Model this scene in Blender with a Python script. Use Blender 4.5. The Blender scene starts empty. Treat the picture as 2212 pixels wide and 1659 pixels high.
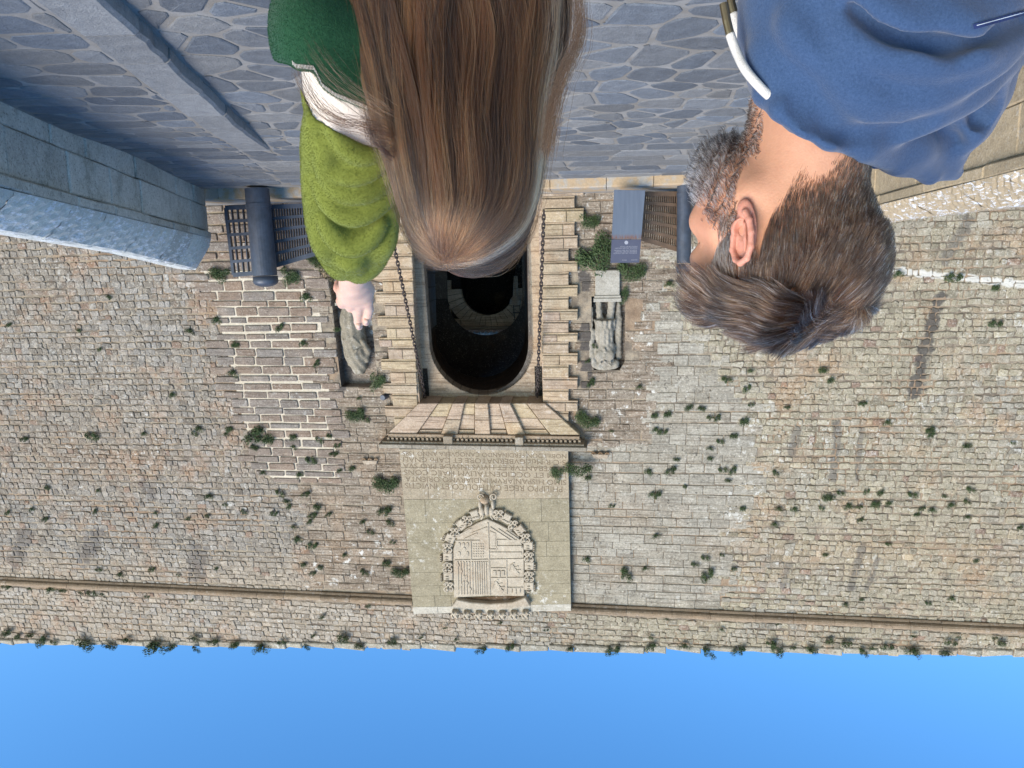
import bpy, math, random
import numpy as np
from mathutils import Vector, Matrix
random.seed(7)
rng = np.random.default_rng(7)
scene = bpy.context.scene
col = scene.collection
PI = math.pi
# ------------------------------------------------------------------ camera (photo is upside down)
FPX, PCX, PCY = 1560.0, 1106.0, 829.5       # focal length and centre in a 2212 x 1659 frame
PITCH = math.radians(8.2); ROLL = 0.016
CAM = np.array([0.0, 0.0, 1.62])
_R = np.array([1., 0, 0]); _U = np.array([0, -math.sin(PITCH), math.cos(PITCH)]); _F = np.array([0, math.cos(PITCH), math.sin(PITCH)])
RI = math.cos(ROLL)*_R - math.sin(ROLL)*_U
UI = math.sin(ROLL)*_R + math.cos(ROLL)*_U
cam_d = bpy.data.cameras.new('camera'); cam = bpy.data.objects.new('camera', cam_d); col.objects.link(cam)
cam_d.sensor_width = 36; cam_d.lens = 36*FPX/2212; cam_d.clip_end = 2000; cam_d.clip_start = 0.02
m = Matrix.Identity(4)
for i in range(3):
    m[i][0] = -RI[i]; m[i][1] = -UI[i]; m[i][2] = -_F[i]; m[i][3] = CAM[i]
cam.matrix_world = m
scene.camera = cam
# ------------------------------------------------------------------ light
SUN_EL, SUN_AZ = math.radians(34), math.radians(140)     # azimuth clockwise from +Y: behind the camera
world = bpy.data.worlds.new('World'); scene.world = world; world.use_nodes = True
wn = world.node_tree; wn.nodes.clear()
wo = wn.nodes.new('ShaderNodeOutputWorld'); bg = wn.nodes.new('ShaderNodeBackground'); sk = wn.nodes.new('ShaderNodeTexSky')
sk.sky_type = 'NISHITA'; sk.sun_disc = False; sk.sun_elevation = SUN_EL; sk.sun_rotation = SUN_AZ
sk.altitude = 0; sk.air_density = 1.0; sk.dust_density = 0.1; sk.ozone_density = 4.0
bg.inputs['Strength'].default_value = 0.15
hs = wn.nodes.new('ShaderNodeHueSaturation'); hs.inputs['Saturation'].default_value = 1.2; hs.inputs['Hue'].default_value = .498
wn.links.new(sk.outputs[0], hs.inputs['Color']); wn.links.new(hs.outputs[0], bg.inputs[0]); wn.links.new(bg.outputs[0], wo.inputs[0])
sun_d = bpy.data.lights.new('sun', 'SUN'); sun = bpy.data.objects.new('sun', sun_d); col.objects.link(sun)
sun_d.energy = 3.1; sun_d.angle = math.radians(40); sun_d.color = (1.0, 0.89, 0.74)
sd = Vector((math.sin(SUN_AZ)*math.cos(SUN_EL), math.cos(SUN_AZ)*math.cos(SUN_EL), math.sin(SUN_EL)))
sun.rotation_euler = sd.to_track_quat('Z', 'Y').to_euler()
sun.location = (-5, -5, 12)
scene.view_settings.view_transform = 'Standard'; scene.view_settings.look = 'None'
scene.view_settings.exposure = 0.95; scene.view_settings.gamma = 1.0
scene.view_settings.use_curve_mapping = False
# ------------------------------------------------------------------ projection helpers (used to measure the place)
def ray(x, y):
    return ((PCX-x)/FPX)*RI + ((y-PCY)/FPX)*UI + _F
def W(x, y, d):                       # point on the sight line at distance d ahead
    r = ray(x, y); return CAM + r*(d/r[1])
def gnd(x, y, z=0.0):
    r = ray(x, y); return CAM + r*((z-CAM[2])/r[2])
def proj(P):
    v = np.asarray(P, float) - CAM
    f = v@_F
    return PCX-(v@RI)/f*FPX, PCY+(v@UI)/f*FPX
class Frame:
    def __init__(s, O, a, b, n): s.O, s.a, s.b, s.n = [np.array(q, float) for q in (O, a, b, n)]
    def pt(s, u, v, w=0.0): return s.O + u*s.a + v*s.b + w*s.n
    def px(s, x, y, w=0.0):           # (s,t) of the sight line on the plane offset w
        r = ray(x, y); O = s.O + w*s.n
        k = ((O-CAM)@s.n)/(r@s.n); q = CAM + r*k - O
        return q@s.a, q@s.b
G1, G2 = gnd(560, 441, .16), gnd(1300, 417, .16)
wa = (G1-G2)/np.linalg.norm(G1-G2)
wh = np.array([-wa[1], wa[0], 0.])
BAT = math.radians(9.0)
wb = math.cos(BAT)*np.array([0, 0, 1.]) + math.sin(BAT)*wh
wnrm = np.cross(wa, wb)
O0 = G2 + (G1-G2)*((1300-1040)/740.)
WF = Frame(O0, wa, wb, wnrm)
# ------------------------------------------------------------------ mesh building
class MB:
    def __init__(s): s.v = []; s.f = []; s.t = []
    def add(s, vs, fs, tint=(0.5, 0.5, 0.5)):
        o = len(s.v); s.v.extend([tuple(map(float, q)) for q in vs]); s.f.extend([tuple(i+o for i in f) for f in fs]); s.t.extend([tint]*len(fs))
    def build(s, name, mat, parent=None, smooth=False, label=None):
        me = bpy.data.meshes.new(name); me.from_pydata(s.v, [], s.f); 
        if len(s.f):
            at = me.attributes.new('tint', 'FLOAT_COLOR', 'CORNER')
            n = np.array([len(f) for f in s.f]); c = np.ones((len(s.f), 4), np.float32); c[:, :3] = np.array(s.t, np.float32)
            at.data.foreach_set('color', np.repeat(c, n, axis=0).ravel())
        if smooth: me.shade_smooth()
        me.materials.append(mat); me.update()
        o = bpy.data.objects.new(name, me); col.objects.link(o)
        if parent: attach(o, parent)
        if label: o['label'] = label
        return o
def attach(o, parent):
    o.parent = parent
    L = Vector((0, 0, 0)); q = parent
    while q is not None: L += q.location; q = q.parent
    if o.matrix_basis.is_identity or True:
        o.location = Vector(o.location) - L
def tag(o, label=None, cat=None, group=None, kind=None):
    if label: o['label'] = label
    if cat: o['category'] = cat
    if group: o['group'] = group
    if kind: o['kind'] = kind
    return o
def thing(name, loc, label, cat, group=None):
    o = bpy.data.objects.new(name, None); col.objects.link(o); o.location = [float(q) for q in loc]; o.empty_display_size = .1
    return tag(o, label, cat, group)
def box(mb, F, s0, s1, t0, t1, n0, n1, bev=0.0, tint=(.5,.5,.5)):
    b = min(bev, (s1-s0)/3, (t1-t0)/3)
    if b <= 0:
        vs = [F.pt(s, t, n) for n in (n0, n1) for s, t in ((s0, t0), (s1, t0), (s1, t1), (s0, t1))]
        fs = [(4,5,6,7), (3,2,1,0), (0,1,5,4), (1,2,6,5), (2,3,7,6), (3,0,4,7)]
        mb.add(vs, fs, tint); return
    prism(mb, F, [(s0, t0), (s1, t0), (s1, t1), (s0, t1)], n0, n1, b, tint)
def inset(pts, d):
    n = len(pts); c = np.mean(pts, axis=0); out = []
    for i in range(n):
        p0, p1, p2 = np.array(pts[i-1]), np.array(pts[i]), np.array(pts[(i+1) % n])
        e1 = p1-p0; e2 = p2-p1; l1 = np.linalg.norm(e1)+1e-9; l2 = np.linalg.norm(e2)+1e-9
        n1 = np.array([-e1[1], e1[0]])/l1; n2 = np.array([-e2[1], e2[0]])/l2
        q = n1+n2; q = q/max(.35, (q@q)/2)
        out.append(p1+q*d)
    return out
def prism(mb, F, pts, n0, n1, bev=0.0, tint=(.5,.5,.5), back=True):
    n = len(pts)
    if bev <= 0:
        vs = [F.pt(p[0], p[1], n0) for p in pts]+[F.pt(p[0], p[1], n1) for p in pts]
        fs = [tuple(range(n, 2*n))]+[(i, (i+1) % n, n+(i+1) % n, n+i) for i in range(n)]
    else:
        ip = inset(pts, bev)
        vs = [F.pt(p[0], p[1], n0) for p in pts]+[F.pt(p[0], p[1], n1-bev) for p in pts]+[F.pt(p[0], p[1], n1) for p in ip]
        fs = [tuple(range(2*n, 3*n))]+[(k+i, k+(i+1) % n, k+n+(i+1) % n, k+n+i) for k in (0, n) for i in range(n)]
    if back: fs.append(tuple(range(n-1, -1, -1)))
    mb.add(vs, fs, tint)
def rubble(mb, F, pts, n1, rough, tint, n0=-.02):
    """a weathered stone: jittered outline, two bevel rings, uneven face"""
    n = len(pts); r1 = inset(pts, rough*.5); r2 = inset(pts, rough*1.3)
    c = np.mean(pts, axis=0)
    k = [random.uniform(-.3, .3)*rough for _ in range(n)]
    vs = [F.pt(p[0], p[1], n0) for p in pts]+[F.pt(p[0], p[1], n1-rough*.6+k[i]*.4) for i, p in enumerate(r1)]
    vs += [F.pt(p[0], p[1], n1+k[i]) for i, p in enumerate(r2)]+[F.pt(c[0], c[1], n1+random.uniform(0, .4)*rough)]
    fs = [(q+i, q+(i+1) % n, q+n+(i+1) % n, q+n+i) for q in (0, n) for i in range(n)]
    fs += [(2*n+i, 2*n+(i+1) % n, 3*n) for i in range(n)]
    mb.add(vs, fs, tint)
def outline(s0, s1, t0, t1, j, rnd):
    """rectangle with rounded, jittered corners (8 points, counter-clockwise)"""
    w, h = s1-s0, t1-t0; a = rnd*random.uniform(.6, 1.2)*min(w, h)
    J = lambda: random.uniform(-j, j)
    P = [(s0+a, t0), (s1-a, t0), (s1, t0+a), (s1, t1-a), (s1-a, t1), (s0+a, t1), (s0, t1-a), (s0, t0+a)]
    return [(p[0]+J(), p[1]+J()) for p in P]
def tube(mb, P, R, seg=8, tint=(.5,.5,.5), cap=True):
    P = [np.array(p, float) for p in P]; n = len(P)
    if np.isscalar(R): R = [R]*n
    up = None; rings = []
    for i in range(n):
        d = P[min(i+1, n-1)]-P[max(i-1, 0)]; d = d/(np.linalg.norm(d)+1e-12)
        if up is None: up = np.array([0, 0, 1.]) if abs(d[2]) < .9 else np.array([1., 0, 0])
        x = np.cross(d, up); x /= np.linalg.norm(x)+1e-12; y = np.cross(x, d); up = y
        rings.append([P[i]+R[i]*(math.cos(2*PI*k/seg)*x+math.sin(2*PI*k/seg)*y) for k in range(seg)])
    vs = [q for r in rings for q in r]
    fs = [(i*seg+k, i*seg+(k+1) % seg, (i+1)*seg+(k+1) % seg, (i+1)*seg+k) for i in range(n-1) for k in range(seg)]
    if cap: fs += [tuple(range(seg-1, -1, -1)), tuple((n-1)*seg+k for k in range(seg))]
    mb.add(vs, fs, tint)
# ------------------------------------------------------------------ materials
class NT:
    def __init__(s, name):
        s.m = bpy.data.materials.new(name); s.m.use_nodes = True; s.n = s.m.node_tree.nodes; s.l = s.m.node_tree.links
        s.b = s.n['Principled BSDF']; s.out = s.n['Material Output']
    def N(s, t, **kw):
        q = s.n.new('ShaderNode'+t)
        for k, v in kw.items(): setattr(q, k, v)
        return q
    def put(s, sock, v):
        if isinstance(v, bpy.types.NodeSocket): s.l.new(v, sock)
        elif v is not None: sock.default_value = v
    def math(s, op, a, b=None, c=None, clamp=False):
        q = s.N('Math', operation=op, use_clamp=clamp); s.put(q.inputs[0], a)
        if b is not None: s.put(q.inputs[1], b)
        if c is not None: s.put(q.inputs[2], c)
        return q.outputs[0]
    def vm(s, op, a, b=None, out=0):
        q = s.N('VectorMath', operation=op); s.put(q.inputs[0], a)
        if b is not None: s.put(q.inputs[1], b)
        return q.outputs[out]
    def mix(s, f, a, b, bt='MIX'):
        q = s.N('Mix', data_type='RGBA', blend_type=bt); s.put(q.inputs[0], f)
        s.put(q.inputs[6], (*a, 1) if isinstance(a, tuple) else a); s.put(q.inputs[7], (*b, 1) if isinstance(b, tuple) else b)
        return q.outputs[2]
    def noise(s, sc, det=4, vec=None, rough=.6, dist=0.0):
        q = s.N('TexNoise'); q.inputs['Scale'].default_value = sc; q.inputs['Detail'].default_value = det
        q.inputs['Roughness'].default_value = rough; q.inputs['Distortion'].default_value = dist
        if vec is None: vec = s.pos
        s.l.new(vec, q.inputs['Vector']); return q.outputs['Fac']
    def voro(s, sc, vec=None, feature='F1', out='Distance'):
        q = s.N('TexVoronoi', feature=feature); q.inputs['Scale'].default_value = sc
        s.l.new(vec if vec is not None else s.pos, q.inputs['Vector']); return q.outputs[out]
    def ramp(s, f, a, b):           # smooth 0..1 between a and b
        q = s.N('MapRange', interpolation_type='SMOOTHSTEP'); s.put(q.inputs[0], f)
        q.inputs[1].default_value = a; q.inputs[2].default_value = b; return q.outputs[0]
    @property
    def pos(s):
        if not hasattr(s, '_p'): s._p = s.N('NewGeometry').outputs['Position']
        return s._p
    def objc(s):
        return s.N('TexCoord').outputs['Object']
    def attr(s, nm='tint'):
        return s.N('Attribute', attribute_name=nm).outputs['Color']
    def bump(s, h, st=.5, dist=.01, nrm=None):
        q = s.N('Bump'); q.inputs['Strength'].default_value = st; q.inputs['Distance'].default_value = dist
        s.l.new(h, q.inputs['Height'])
        if nrm is not None: s.l.new(nrm, q.inputs['Normal'])
        return q.outputs[0]
    def done(s, base, rough=.9, nrm=None, spec=.25):
        s.put(s.b.inputs['Base Color'], (*base, 1) if isinstance(base, tuple) else base)
        s.put(s.b.inputs['Roughness'], rough); s.b.inputs['Specular IOR Level'].default_value = spec
        if nrm is not None: s.l.new(nrm, s.b.inputs['Normal'])
        return s.m
def wall_vec(t, ks=1.0, kt=1.0):
    """wall coordinates (along, up, out) stretched by ks, kt"""
    rel = t.vm('SUBTRACT', t.pos, tuple(WF.O))
    c = t.N('CombineXYZ')
    t.l.new(t.math('MULTIPLY', t.vm('DOT_PRODUCT', rel, tuple(WF.a), 1), ks), c.inputs[0])
    t.l.new(t.math('MULTIPLY', t.vm('DOT_PRODUCT', rel, tuple(WF.b), 1), kt), c.inputs[1])
    t.l.new(t.vm('DOT_PRODUCT', rel, tuple(WF.n), 1), c.inputs[2])
    return c.outputs[0]
def streak_mask(t, wv, segs):
    acc = None; nz = t.noise(7, 3); flat = t.vm('MULTIPLY', wv, (1, 1, 0))
    for (x0, y0, x1, y1, w) in segs:
        p0 = np.array([*WF.px(x0, y0), 0]); p1 = np.array([*WF.px(x1, y1), 0]); d = p1-p0; L2 = float(d@d)
        rel = t.vm('SUBTRACT', flat, tuple(p0))
        k = t.math('MULTIPLY', t.vm('DOT_PRODUCT', rel, tuple(d), 1), 1/L2, clamp=True)
        q = t.N('VectorMath', operation='SCALE'); q.inputs[0].default_value = tuple(d); t.l.new(k, q.inputs[3])
        dist = t.vm('DISTANCE', rel, q.outputs[0], 1)
        dist = t.math('ADD', dist, t.math('MULTIPLY', t.math('SUBTRACT', nz, .5), w*2.2))
        mk = t.math('SUBTRACT', 1.0, t.ramp(dist, w*.55, w*1.05))
        acc = mk if acc is None else t.math('MAXIMUM', acc, mk)
    return acc
def stone_mat(name, lich=.5, dark=.5, striate=0.0, warm=(.42,.26,.14), warmth=.3, scale=1.0, streaks=None, bump=.6, whites=(.62,.62,.58), smear=0., speck=.35):
    t = NT(name); wv = wall_vec(t)
    c = t.attr()
    big = t.noise(.55*scale, 5); mid = t.noise(5*scale, 6, rough=.65); fine = t.noise(38*scale, 5, rough=.7)
    c = t.mix(t.math('MULTIPLY', t.ramp(t.noise(1.3*scale, 5, rough=.7), .5, .68), warmth), c, warm)
    c = t.mix(1.0, c, t.mix(fine, (.40, .40, .40), (1.36, 1.36, 1.36)), 'MULTIPLY')
    spk = t.noise(30*scale**.5, 3, rough=.85)
    c = t.mix(t.math('MULTIPLY', t.ramp(spk, .57, .66), speck), c, (.56, .53, .46)); c = t.mix(t.math('MULTIPLY', t.ramp(spk, .44, .35), speck*.9), c, (.06, .05, .04))
    c = t.mix(1.0, c, t.mix(mid, (.6, .59, .57), (1.35, 1.36, 1.38)), 'MULTIPLY')
    h = t.math('ADD', t.math('MULTIPLY', mid, .8), t.math('MULTIPLY', fine, .35))
    if striate > 0:
        st = t.noise(1.0, 5, vec=wall_vec(t, 1.6, 26), rough=.6)
        c = t.mix(t.math('MULTIPLY', t.ramp(st, .5, .62), striate), c, t.mix(1.0, c, (.45, .4, .36), 'MULTIPLY'))
        h = t.math('ADD', h, t.math('MULTIPLY', st, 1.1*striate))
    # pits and black crust
    pit = t.ramp(t.noise(16*scale, 6, rough=.75), .60, .68)
    c = t.mix(t.math('MULTIPLY', pit, dark), c, (.05, .042, .036))
    h = t.math('SUBTRACT', h, t.math('MULTIPLY', pit, .5*dark))
    # pale lichen
    lm = t.math('MULTIPLY', t.ramp(t.noise(9*scale, 7, rough=.72), .56, .63), t.ramp(big, .42, .62))
    c = t.mix(t.math('MULTIPLY', lm, lich), c, whites)
    sm = t.math('MULTIPLY', t.ramp(t.noise(11*scale, 5, rough=.7, dist=.5), .54, .6), smear)
    c = t.mix(sm, c, (.44, .39, .315))
    if streaks:
        c = t.mix(t.math('MULTIPLY', streak_mask(t, wv, streaks[:2]), .85), c, (.06, .055, .052))
        if len(streaks) > 2: c = t.mix(t.math('MULTIPLY', streak_mask(t, wv, streaks[2:]), .55), c, (.075, .068, .066))
        c = t.mix(t.math('MULTIPLY', streak_mask(t, wv, [(1925, 584, 2230, 616, .07), (1500, 545, 1470, 530, .08)]), .8), c, (.56, .55, .51))
    return t.done(c, .95, t.bump(h, bump, .03))
STREAKS = [(2030, 640, 2000, 740, .11), (2003, 730, 1975, 850, .15), (1722, 925, 1712, 978, .1), (1810, 915, 1798, 1035, .09), (1860, 925, 1850, 1035, .06),
           (1862, 1180, 1838, 1268, .09), (1705, 1215, 1690, 1268, .08), (1895, 1210, 1872, 1270, .07), (215, 1150, 180, 1215, .2), (60, 1150, 30, 1215, .2),
           (430, 1190, 425, 1240, .25), (2090, 480, 2040, 560, .12), (310, 1040, 330, 1070, .15)]
M = {}
M['rubble'] = stone_mat('rubble_stone', lich=.55, dark=.5, warmth=.42, warm=(.36,.19,.09), streaks=STREAKS, bump=1.0, smear=.45, speck=.7)
M['ashlar'] = stone_mat('ashlar_stone', speck=.5, lich=.35, dark=.75, striate=.45, warmth=.15, bump=.6)
M['weathered'] = stone_mat('weathered_ashlar', speck=.75, lich=.9, dark=.7, scale=.7, striate=.8, warmth=.2, bump=.8, streaks=[(778, 600, 735, 835, .16), (1262, 600, 1268, 830, .14)])
M['pale'] = stone_mat('pale_ashlar', speck=.65, lich=.95, dark=.75, striate=.5, warmth=.12, bump=.8, scale=.6)
M['gatestone'] = stone_mat('gate_sandstone', lich=.35, dark=.3, striate=.6, warm=(.46,.29,.16), warmth=.35, bump=.5, whites=(.6,.55,.48))
M['panel'] = stone_mat('panel_stone', lich=.8, dark=.15, striate=0.1, warm=(.21,.185,.12), warmth=.55, bump=.3, whites=(.55,.54,.5))
M['crest'] = stone_mat('crest_stone', lich=.2, dark=.25, striate=0, warm=(.3,.2,.12), warmth=.4, bump=.25, whites=(.55,.5,.42))
M['parapet'] = stone_mat('parapet_stone', lich=.5, dark=.9, speck=.7, striate=0, warm=(.2,.21,.17), warmth=.5, scale=1.6, bump=.5, whites=(.5,.5,.47))
M['tanparapet'] = stone_mat('tan_parapet_stone', lich=.3, dark=.5, warm=(.5,.37,.21), warmth=.4, scale=1.6, bump=.5, speck=.4)
M['inner'] = stone_mat('passage_stone', lich=.1, dark=.3, striate=0, warmth=.2, bump=.3)
def mortar_mat(name, ca, cb, cw=(.27,.17,.10), wk=.5):
    t = NT(name); a = t.noise(3.2, 6, rough=.7); f = t.noise(45, 4, rough=.7)
    c = t.mix(t.ramp(a, .35, .65), ca, cb)
    c = t.mix(t.math('MULTIPLY', t.ramp(t.noise(.8, 4), .5, .62), wk), c, cw)
    c = t.mix(1.0, c, t.mix(f, (.6, .6, .6), (1.35, 1.35, 1.35)), 'MULTIPLY')
    return t.done(c, 1.0, t.bump(f, .8, .02))
M['mortar'] = mortar_mat('wall_mortar', (.14, .115, .09), (.33, .28, .21), wk=.5)
M['light_mortar'] = mortar_mat('light_mortar', (.46, .41, .32), (.58, .52, .42), wk=.1)
M['dark_void'] = mortar_mat('shadowed_stone', (.10, .085, .07), (.15, .13, .11), wk=.2)
# ------------------------------------------------------------------ THE FORTRESS WALL
def lerp(a, b, k): return a+(b-a)*k
def interp(x, tab):
    if x <= tab[0][0]: return tab[0][1]
    for (x0, y0), (x1, y1) in zip(tab, tab[1:]):
        if x <= x1: return y0+(y1-y0)*(x-x0)/(x1-x0)
    return tab[-1][1]
T_COR = np.mean([WF.px(x, 1252+.0475*x)[1] for x in (300, 1106, 1900)])
pa, pb = WF.px(0, 1390), WF.px(2212, 1415)
def t_top(s): return pa[1]+(pb[1]-pa[1])*(s-pa[0])/(pb[0]-pa[0])
S0, S1 = WF.px(2212, 900)[0]-3.5, WF.px(0, 900)[0]+3.5
def sx(x, y, w=0.): return WF.px(x, y, w)[0]
def ty(x, y, w=0.): return WF.px(x, y, w)[1]
# openings in the wall face (s0,s1,t0,t1)
GATE = (sx(1236, 700), sx(846, 700), -.3, ty(1040, 962))
NICHE_R = (sx(1350, 720), sx(1278, 720), ty(1310, 640), ty(1310, 800))
NICHE_L = (sx(806, 720), sx(724, 720), ty(765, 598), ty(765, 836))
PANEL = (sx(1231, 1150), sx(874, 1150), ty(1040, 965), ty(1040, 1322))
HOLES = [GATE, NICHE_R, NICHE_L]
def in_rect(s, t, r, g=0.): return r[0]-g < s < r[1]+g and r[2]-g < t < r[3]+g
wall = thing('fortress_wall', WF.pt(0, 0), 'towering battered fortress wall of weathered rubble and ashlar stone behind the gateway', 'wall')
# mortar core with openings
def holed_sheet(mb, F, s0, s1, t0, t1, holes, n=0., tint=(.3,.3,.3), top=None):
    ss = sorted({s0, s1, *[h[0] for h in holes], *[h[1] for h in holes]}); ts = sorted({t0, t1, *[h[2] for h in holes], *[h[3] for h in holes]})
    ss = [q for q in ss if s0 <= q <= s1]; ts = [q for q in ts if t0 <= q <= t1]
    for a, b in zip(ss, ss[1:]):
        for c, d in zip(ts, ts[1:]):
            if any(h[0] <= (a+b)/2 <= h[1] and h[2] <= (c+d)/2 <= h[3] for h in holes): continue
            mb.add([F.pt(a, c, n), F.pt(b, c, n), F.pt(b, d, n), F.pt(a, d, n)], [(0, 1, 2, 3)], tint)
core = MB()
CT = T_COR+.05
holed_sheet(core, WF, S0, S1, -1.5, CT, HOLES)
core.add([WF.pt(S0, CT), WF.pt(S1, CT), WF.pt(S1, t_top(S1)-.1), WF.pt(S0, t_top(S0)-.1)], [(0, 1, 2, 3)], (.3, .3, .3))
for nn in (0,):     # top, ends and back make it a solid 1.6 m wall
    A = [WF.pt(S0, t_top(S0)-.1, 0), WF.pt(S1, t_top(S1)-.1, 0), WF.pt(S1, t_top(S1)-.1, 0)+wh*1.6, WF.pt(S0, t_top(S0)-.1, 0)+wh*1.6]
    core.add(A, [(0, 1, 2, 3)])
    for s in (S0, S1):
        CT = t_top(s)-.1
        q = [WF.pt(s, -1.5, 0), WF.pt(s, CT, 0), WF.pt(s, CT, 0)+wh*1.6, WF.pt(s, -1.5, 0)+wh*(1.6+CT*math.sin(BAT))]
        core.add(q, [(0, 1, 2, 3) if s == S1 else (3, 2, 1, 0)])
core.build('mortar_bed', M['mortar'], wall)
# niche recesses
def recess(mb, F, r, depth, tint=(.3,.26,.22)):
    s0, s1, t0, t1 = r; P = lambda s, t, n: F.pt(s, t, n); d = -depth
    mb.add([P(s0,t0,d), P(s1,t0,d), P(s1,t1,d), P(s0,t1,d)], [(0,1,2,3)], tint)
    mb.add([P(s0,t0,0), P(s0,t0,d), P(s0,t1,d), P(s0,t1,0)], [(0,1,2,3)], tint)
    mb.add([P(s1,t0,0), P(s1,t1,0), P(s1,t1,d), P(s1,t0,d)], [(0,1,2,3)], tint)
    mb.add([P(s0,t0,0), P(s1,t0,0), P(s1,t0,d), P(s0,t0,d)], [(0,1,2,3)], tint)
    mb.add([P(s0,t1,0), P(s0,t1,d), P(s1,t1,d), P(s1,t1,0)], [(0,1,2,3)], tint)
for r in (NICHE_R, NICHE_L):
    nb = MB(); recess(nb, WF, r, .24); nb.build('niche_lining', M['weathered'], wall)
def boundary_left(y): return interp(y, [(560, 400), (600, 425), (700, 452), (800, 478), (900, 500), (1030, 545), (1045, 620), (1150, 650), (1280, 668)])
def boundary_right(y): return interp(y, [(560, 1455), (700, 1480), (800, 1560), (850, 1625), (960, 1648), (1050, 1640), (1100, 1612), (1200, 1590), (1300, 1560)])
def zone(s, t):
    if t > T_COR: return 'rubble'
    x, y = proj(WF.pt(s, t))
    if x < 1040:
        if x < boundary_left(y): return 'rubble'
        if y < 1040 and x < 700+(y-600)*.12: return 'ashlar'
        return 'weathered'
    if x > boundary_right(y)+18*math.sin(y*.13)+12*math.sin(y*.31): return 'rubble'
    return 'weathered' if x < 1400 and y < 960 else 'pale'
def hsh(a, b): return math.sin(a*12.9898+b*78.233)*43758.5453 % 1
def fld(s, t, k, o=0.):       # cheap smooth field
    return .5+.5*math.sin(s*k+1.7*math.sin(t*k*.8+o)+o*2)*math.cos(t*k*.9+1.3*math.sin(s*k*.7+o))
def stone_tint(z, s, t):
    r = random.uniform(-1, 1); x, y = proj(WF.pt(s, t))
    if z == 'rubble':
        k = fld(s, t, .9, .3)
        L, R = np.array([.265, .235, .195]), np.array([.365, .325, .235])
        w = min(1, max(0, (x-900)/500.)); c = L*(1-w)+R*w
        if y > 1180 and x < 1100: c = lerp(c, np.array([.40, .34, .265]), min(1, (y-1180)/60.)*.8)
        c = lerp(c, np.array([.33, .325, .31]), .5*k) if random.random() < .5 else c
        wz = max(math.exp(-((y-990)/55)**2)*(x < 600), .7*math.exp(-((y-1190)/50)**2)*(x > 1600)); c = c*(1-wz*random.random()*np.array([-.10, .08, .22]))
        q = random.random()
        if q < .015: c = np.array([.28, .20, .15])
        elif q < .05: c = c*1.25
        elif q < .15: c = c*.75
    elif z == 'ashlar': c = lerp(np.array([.27, .20, .15]), np.array([.25, .225, .2]), random.random())
    elif z == 'weathered': c = lerp(np.array([.33, .28, .22]), np.array([.30, .24, .18]), random.random())
    else: c = lerp(np.array([.40, .375, .315]), np.array([.34, .31, .25]), random.random())
    return tuple(np.clip(c*.87*(1+.12*r), .03, .8))
stones = []
def course(kind, h0, w0, w1, jit, rnd, proud, gap):
    t = -1.3
    row = 0
    while t < 12:
        h = h0*random.uniform(.78, 1.25); s = S0-random.random()*w1; row += 1
        while s < S1:
            w = random.uniform(w0, w1); sc, tc = s+w/2, t+h/2
            tilt = .02*math.sin(sc*.9+row)
            top = t_top(sc)
            if tc < top-.02 and not (T_COR-.09 < tc < T_COR+.16) and not any(in_rect(sc, tc, r, .05) for r in HOLES) and not in_rect(sc, tc, PANEL, -.12):
                zz = zone(sc, tc); own_ = zz == kind
                if own_ or (kind == 'rubble' and 'rubble' in (zone(sc-.24, tc), zone(sc+.24, tc))) or (kind == 'weathered' and zz != 'rubble' and 'weathered' in (zone(sc-.3, tc), zone(sc+.3, tc))):
                    hh = h*random.uniform(.92, 1.0) if kind == 'rubble' else h
                    o = outline(s+gap, s+w-gap, t+gap+tilt, t+hh-gap+tilt, jit, rnd)
                    hz = [r for r in HOLES if in_rect(sc, tc, r, .35)]
                    for r in hz:      # trim stones that lap an opening
                        o2 = []
                        for (a, b) in o:
                            if r[0]-.01 < a < r[1]+.01 and r[2]-.01 < b < r[3]+.01:
                                da, db = (r[0]-a if abs(a-r[0]) < abs(a-r[1]) else r[1]-a), (r[2]-b if abs(b-r[2]) < abs(b-r[3]) else r[3]-b)
                                if abs(da) < abs(db): a += da
                                else: b += db
                            o2.append((a, b))
                        o = o2
                    stones.append((kind, o, random.uniform(*proud)-(0 if own_ else .006), stone_tint(kind, sc, tc), w*h, sc, tc))
            s += w
        t += h
course('rubble', .122, .09, .23, .016, .19, (.006, .026), .001)
course('ashlar', .172, .36, .66, .008, .12, (.025, .045), .013)
course('weathered', .178, .3, .62, .008, .08, (.008, .024), .0015)
course('pale', .19, .25, .62, .006, .08, (.008, .020), .002)
ROUGH = {'rubble': .010, 'ashlar': .012, 'weathered': .012, 'pale': .009}
NAMES = {'rubble': 'rubble_stone', 'ashlar': 'ashlar_block', 'weathered': 'ashlar_block', 'pale': 'ashlar_block'}
def shows(st):
    x, y = proj(WF.pt(st[5], st[6])); return -5 < x < 2217 and 470 < y < 1420
vis = [i for i, st in enumerate(stones) if shows(st)]
vis.sort(key=lambda i: -stones[i][4])
single = set([i for i in vis if stones[i][0] != 'rubble'][:300]) | set([i for i in vis if stones[i][0] == 'rubble'][:290])
rest = {k: MB() for k in ROUGH}
for i, st in enumerate(stones):
    k = st[0]
    if i in single:
        mb = MB(); rubble(mb, WF, st[1], st[2], ROUGH[k], st[3]); mb.build(NAMES[k], M[k], wall)
    else: rubble(rest[k], WF, st[1], st[2], ROUGH[k], st[3])
for k, mb in rest.items():
    if mb.v:
        o = mb.build({'rubble': 'rubble_masonry', 'ashlar': 'ashlar_masonry', 'weathered': 'weathered_masonry', 'pale': 'pale_masonry'}[k], M[k], wall); o['kind'] = 'stuff'
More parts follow.
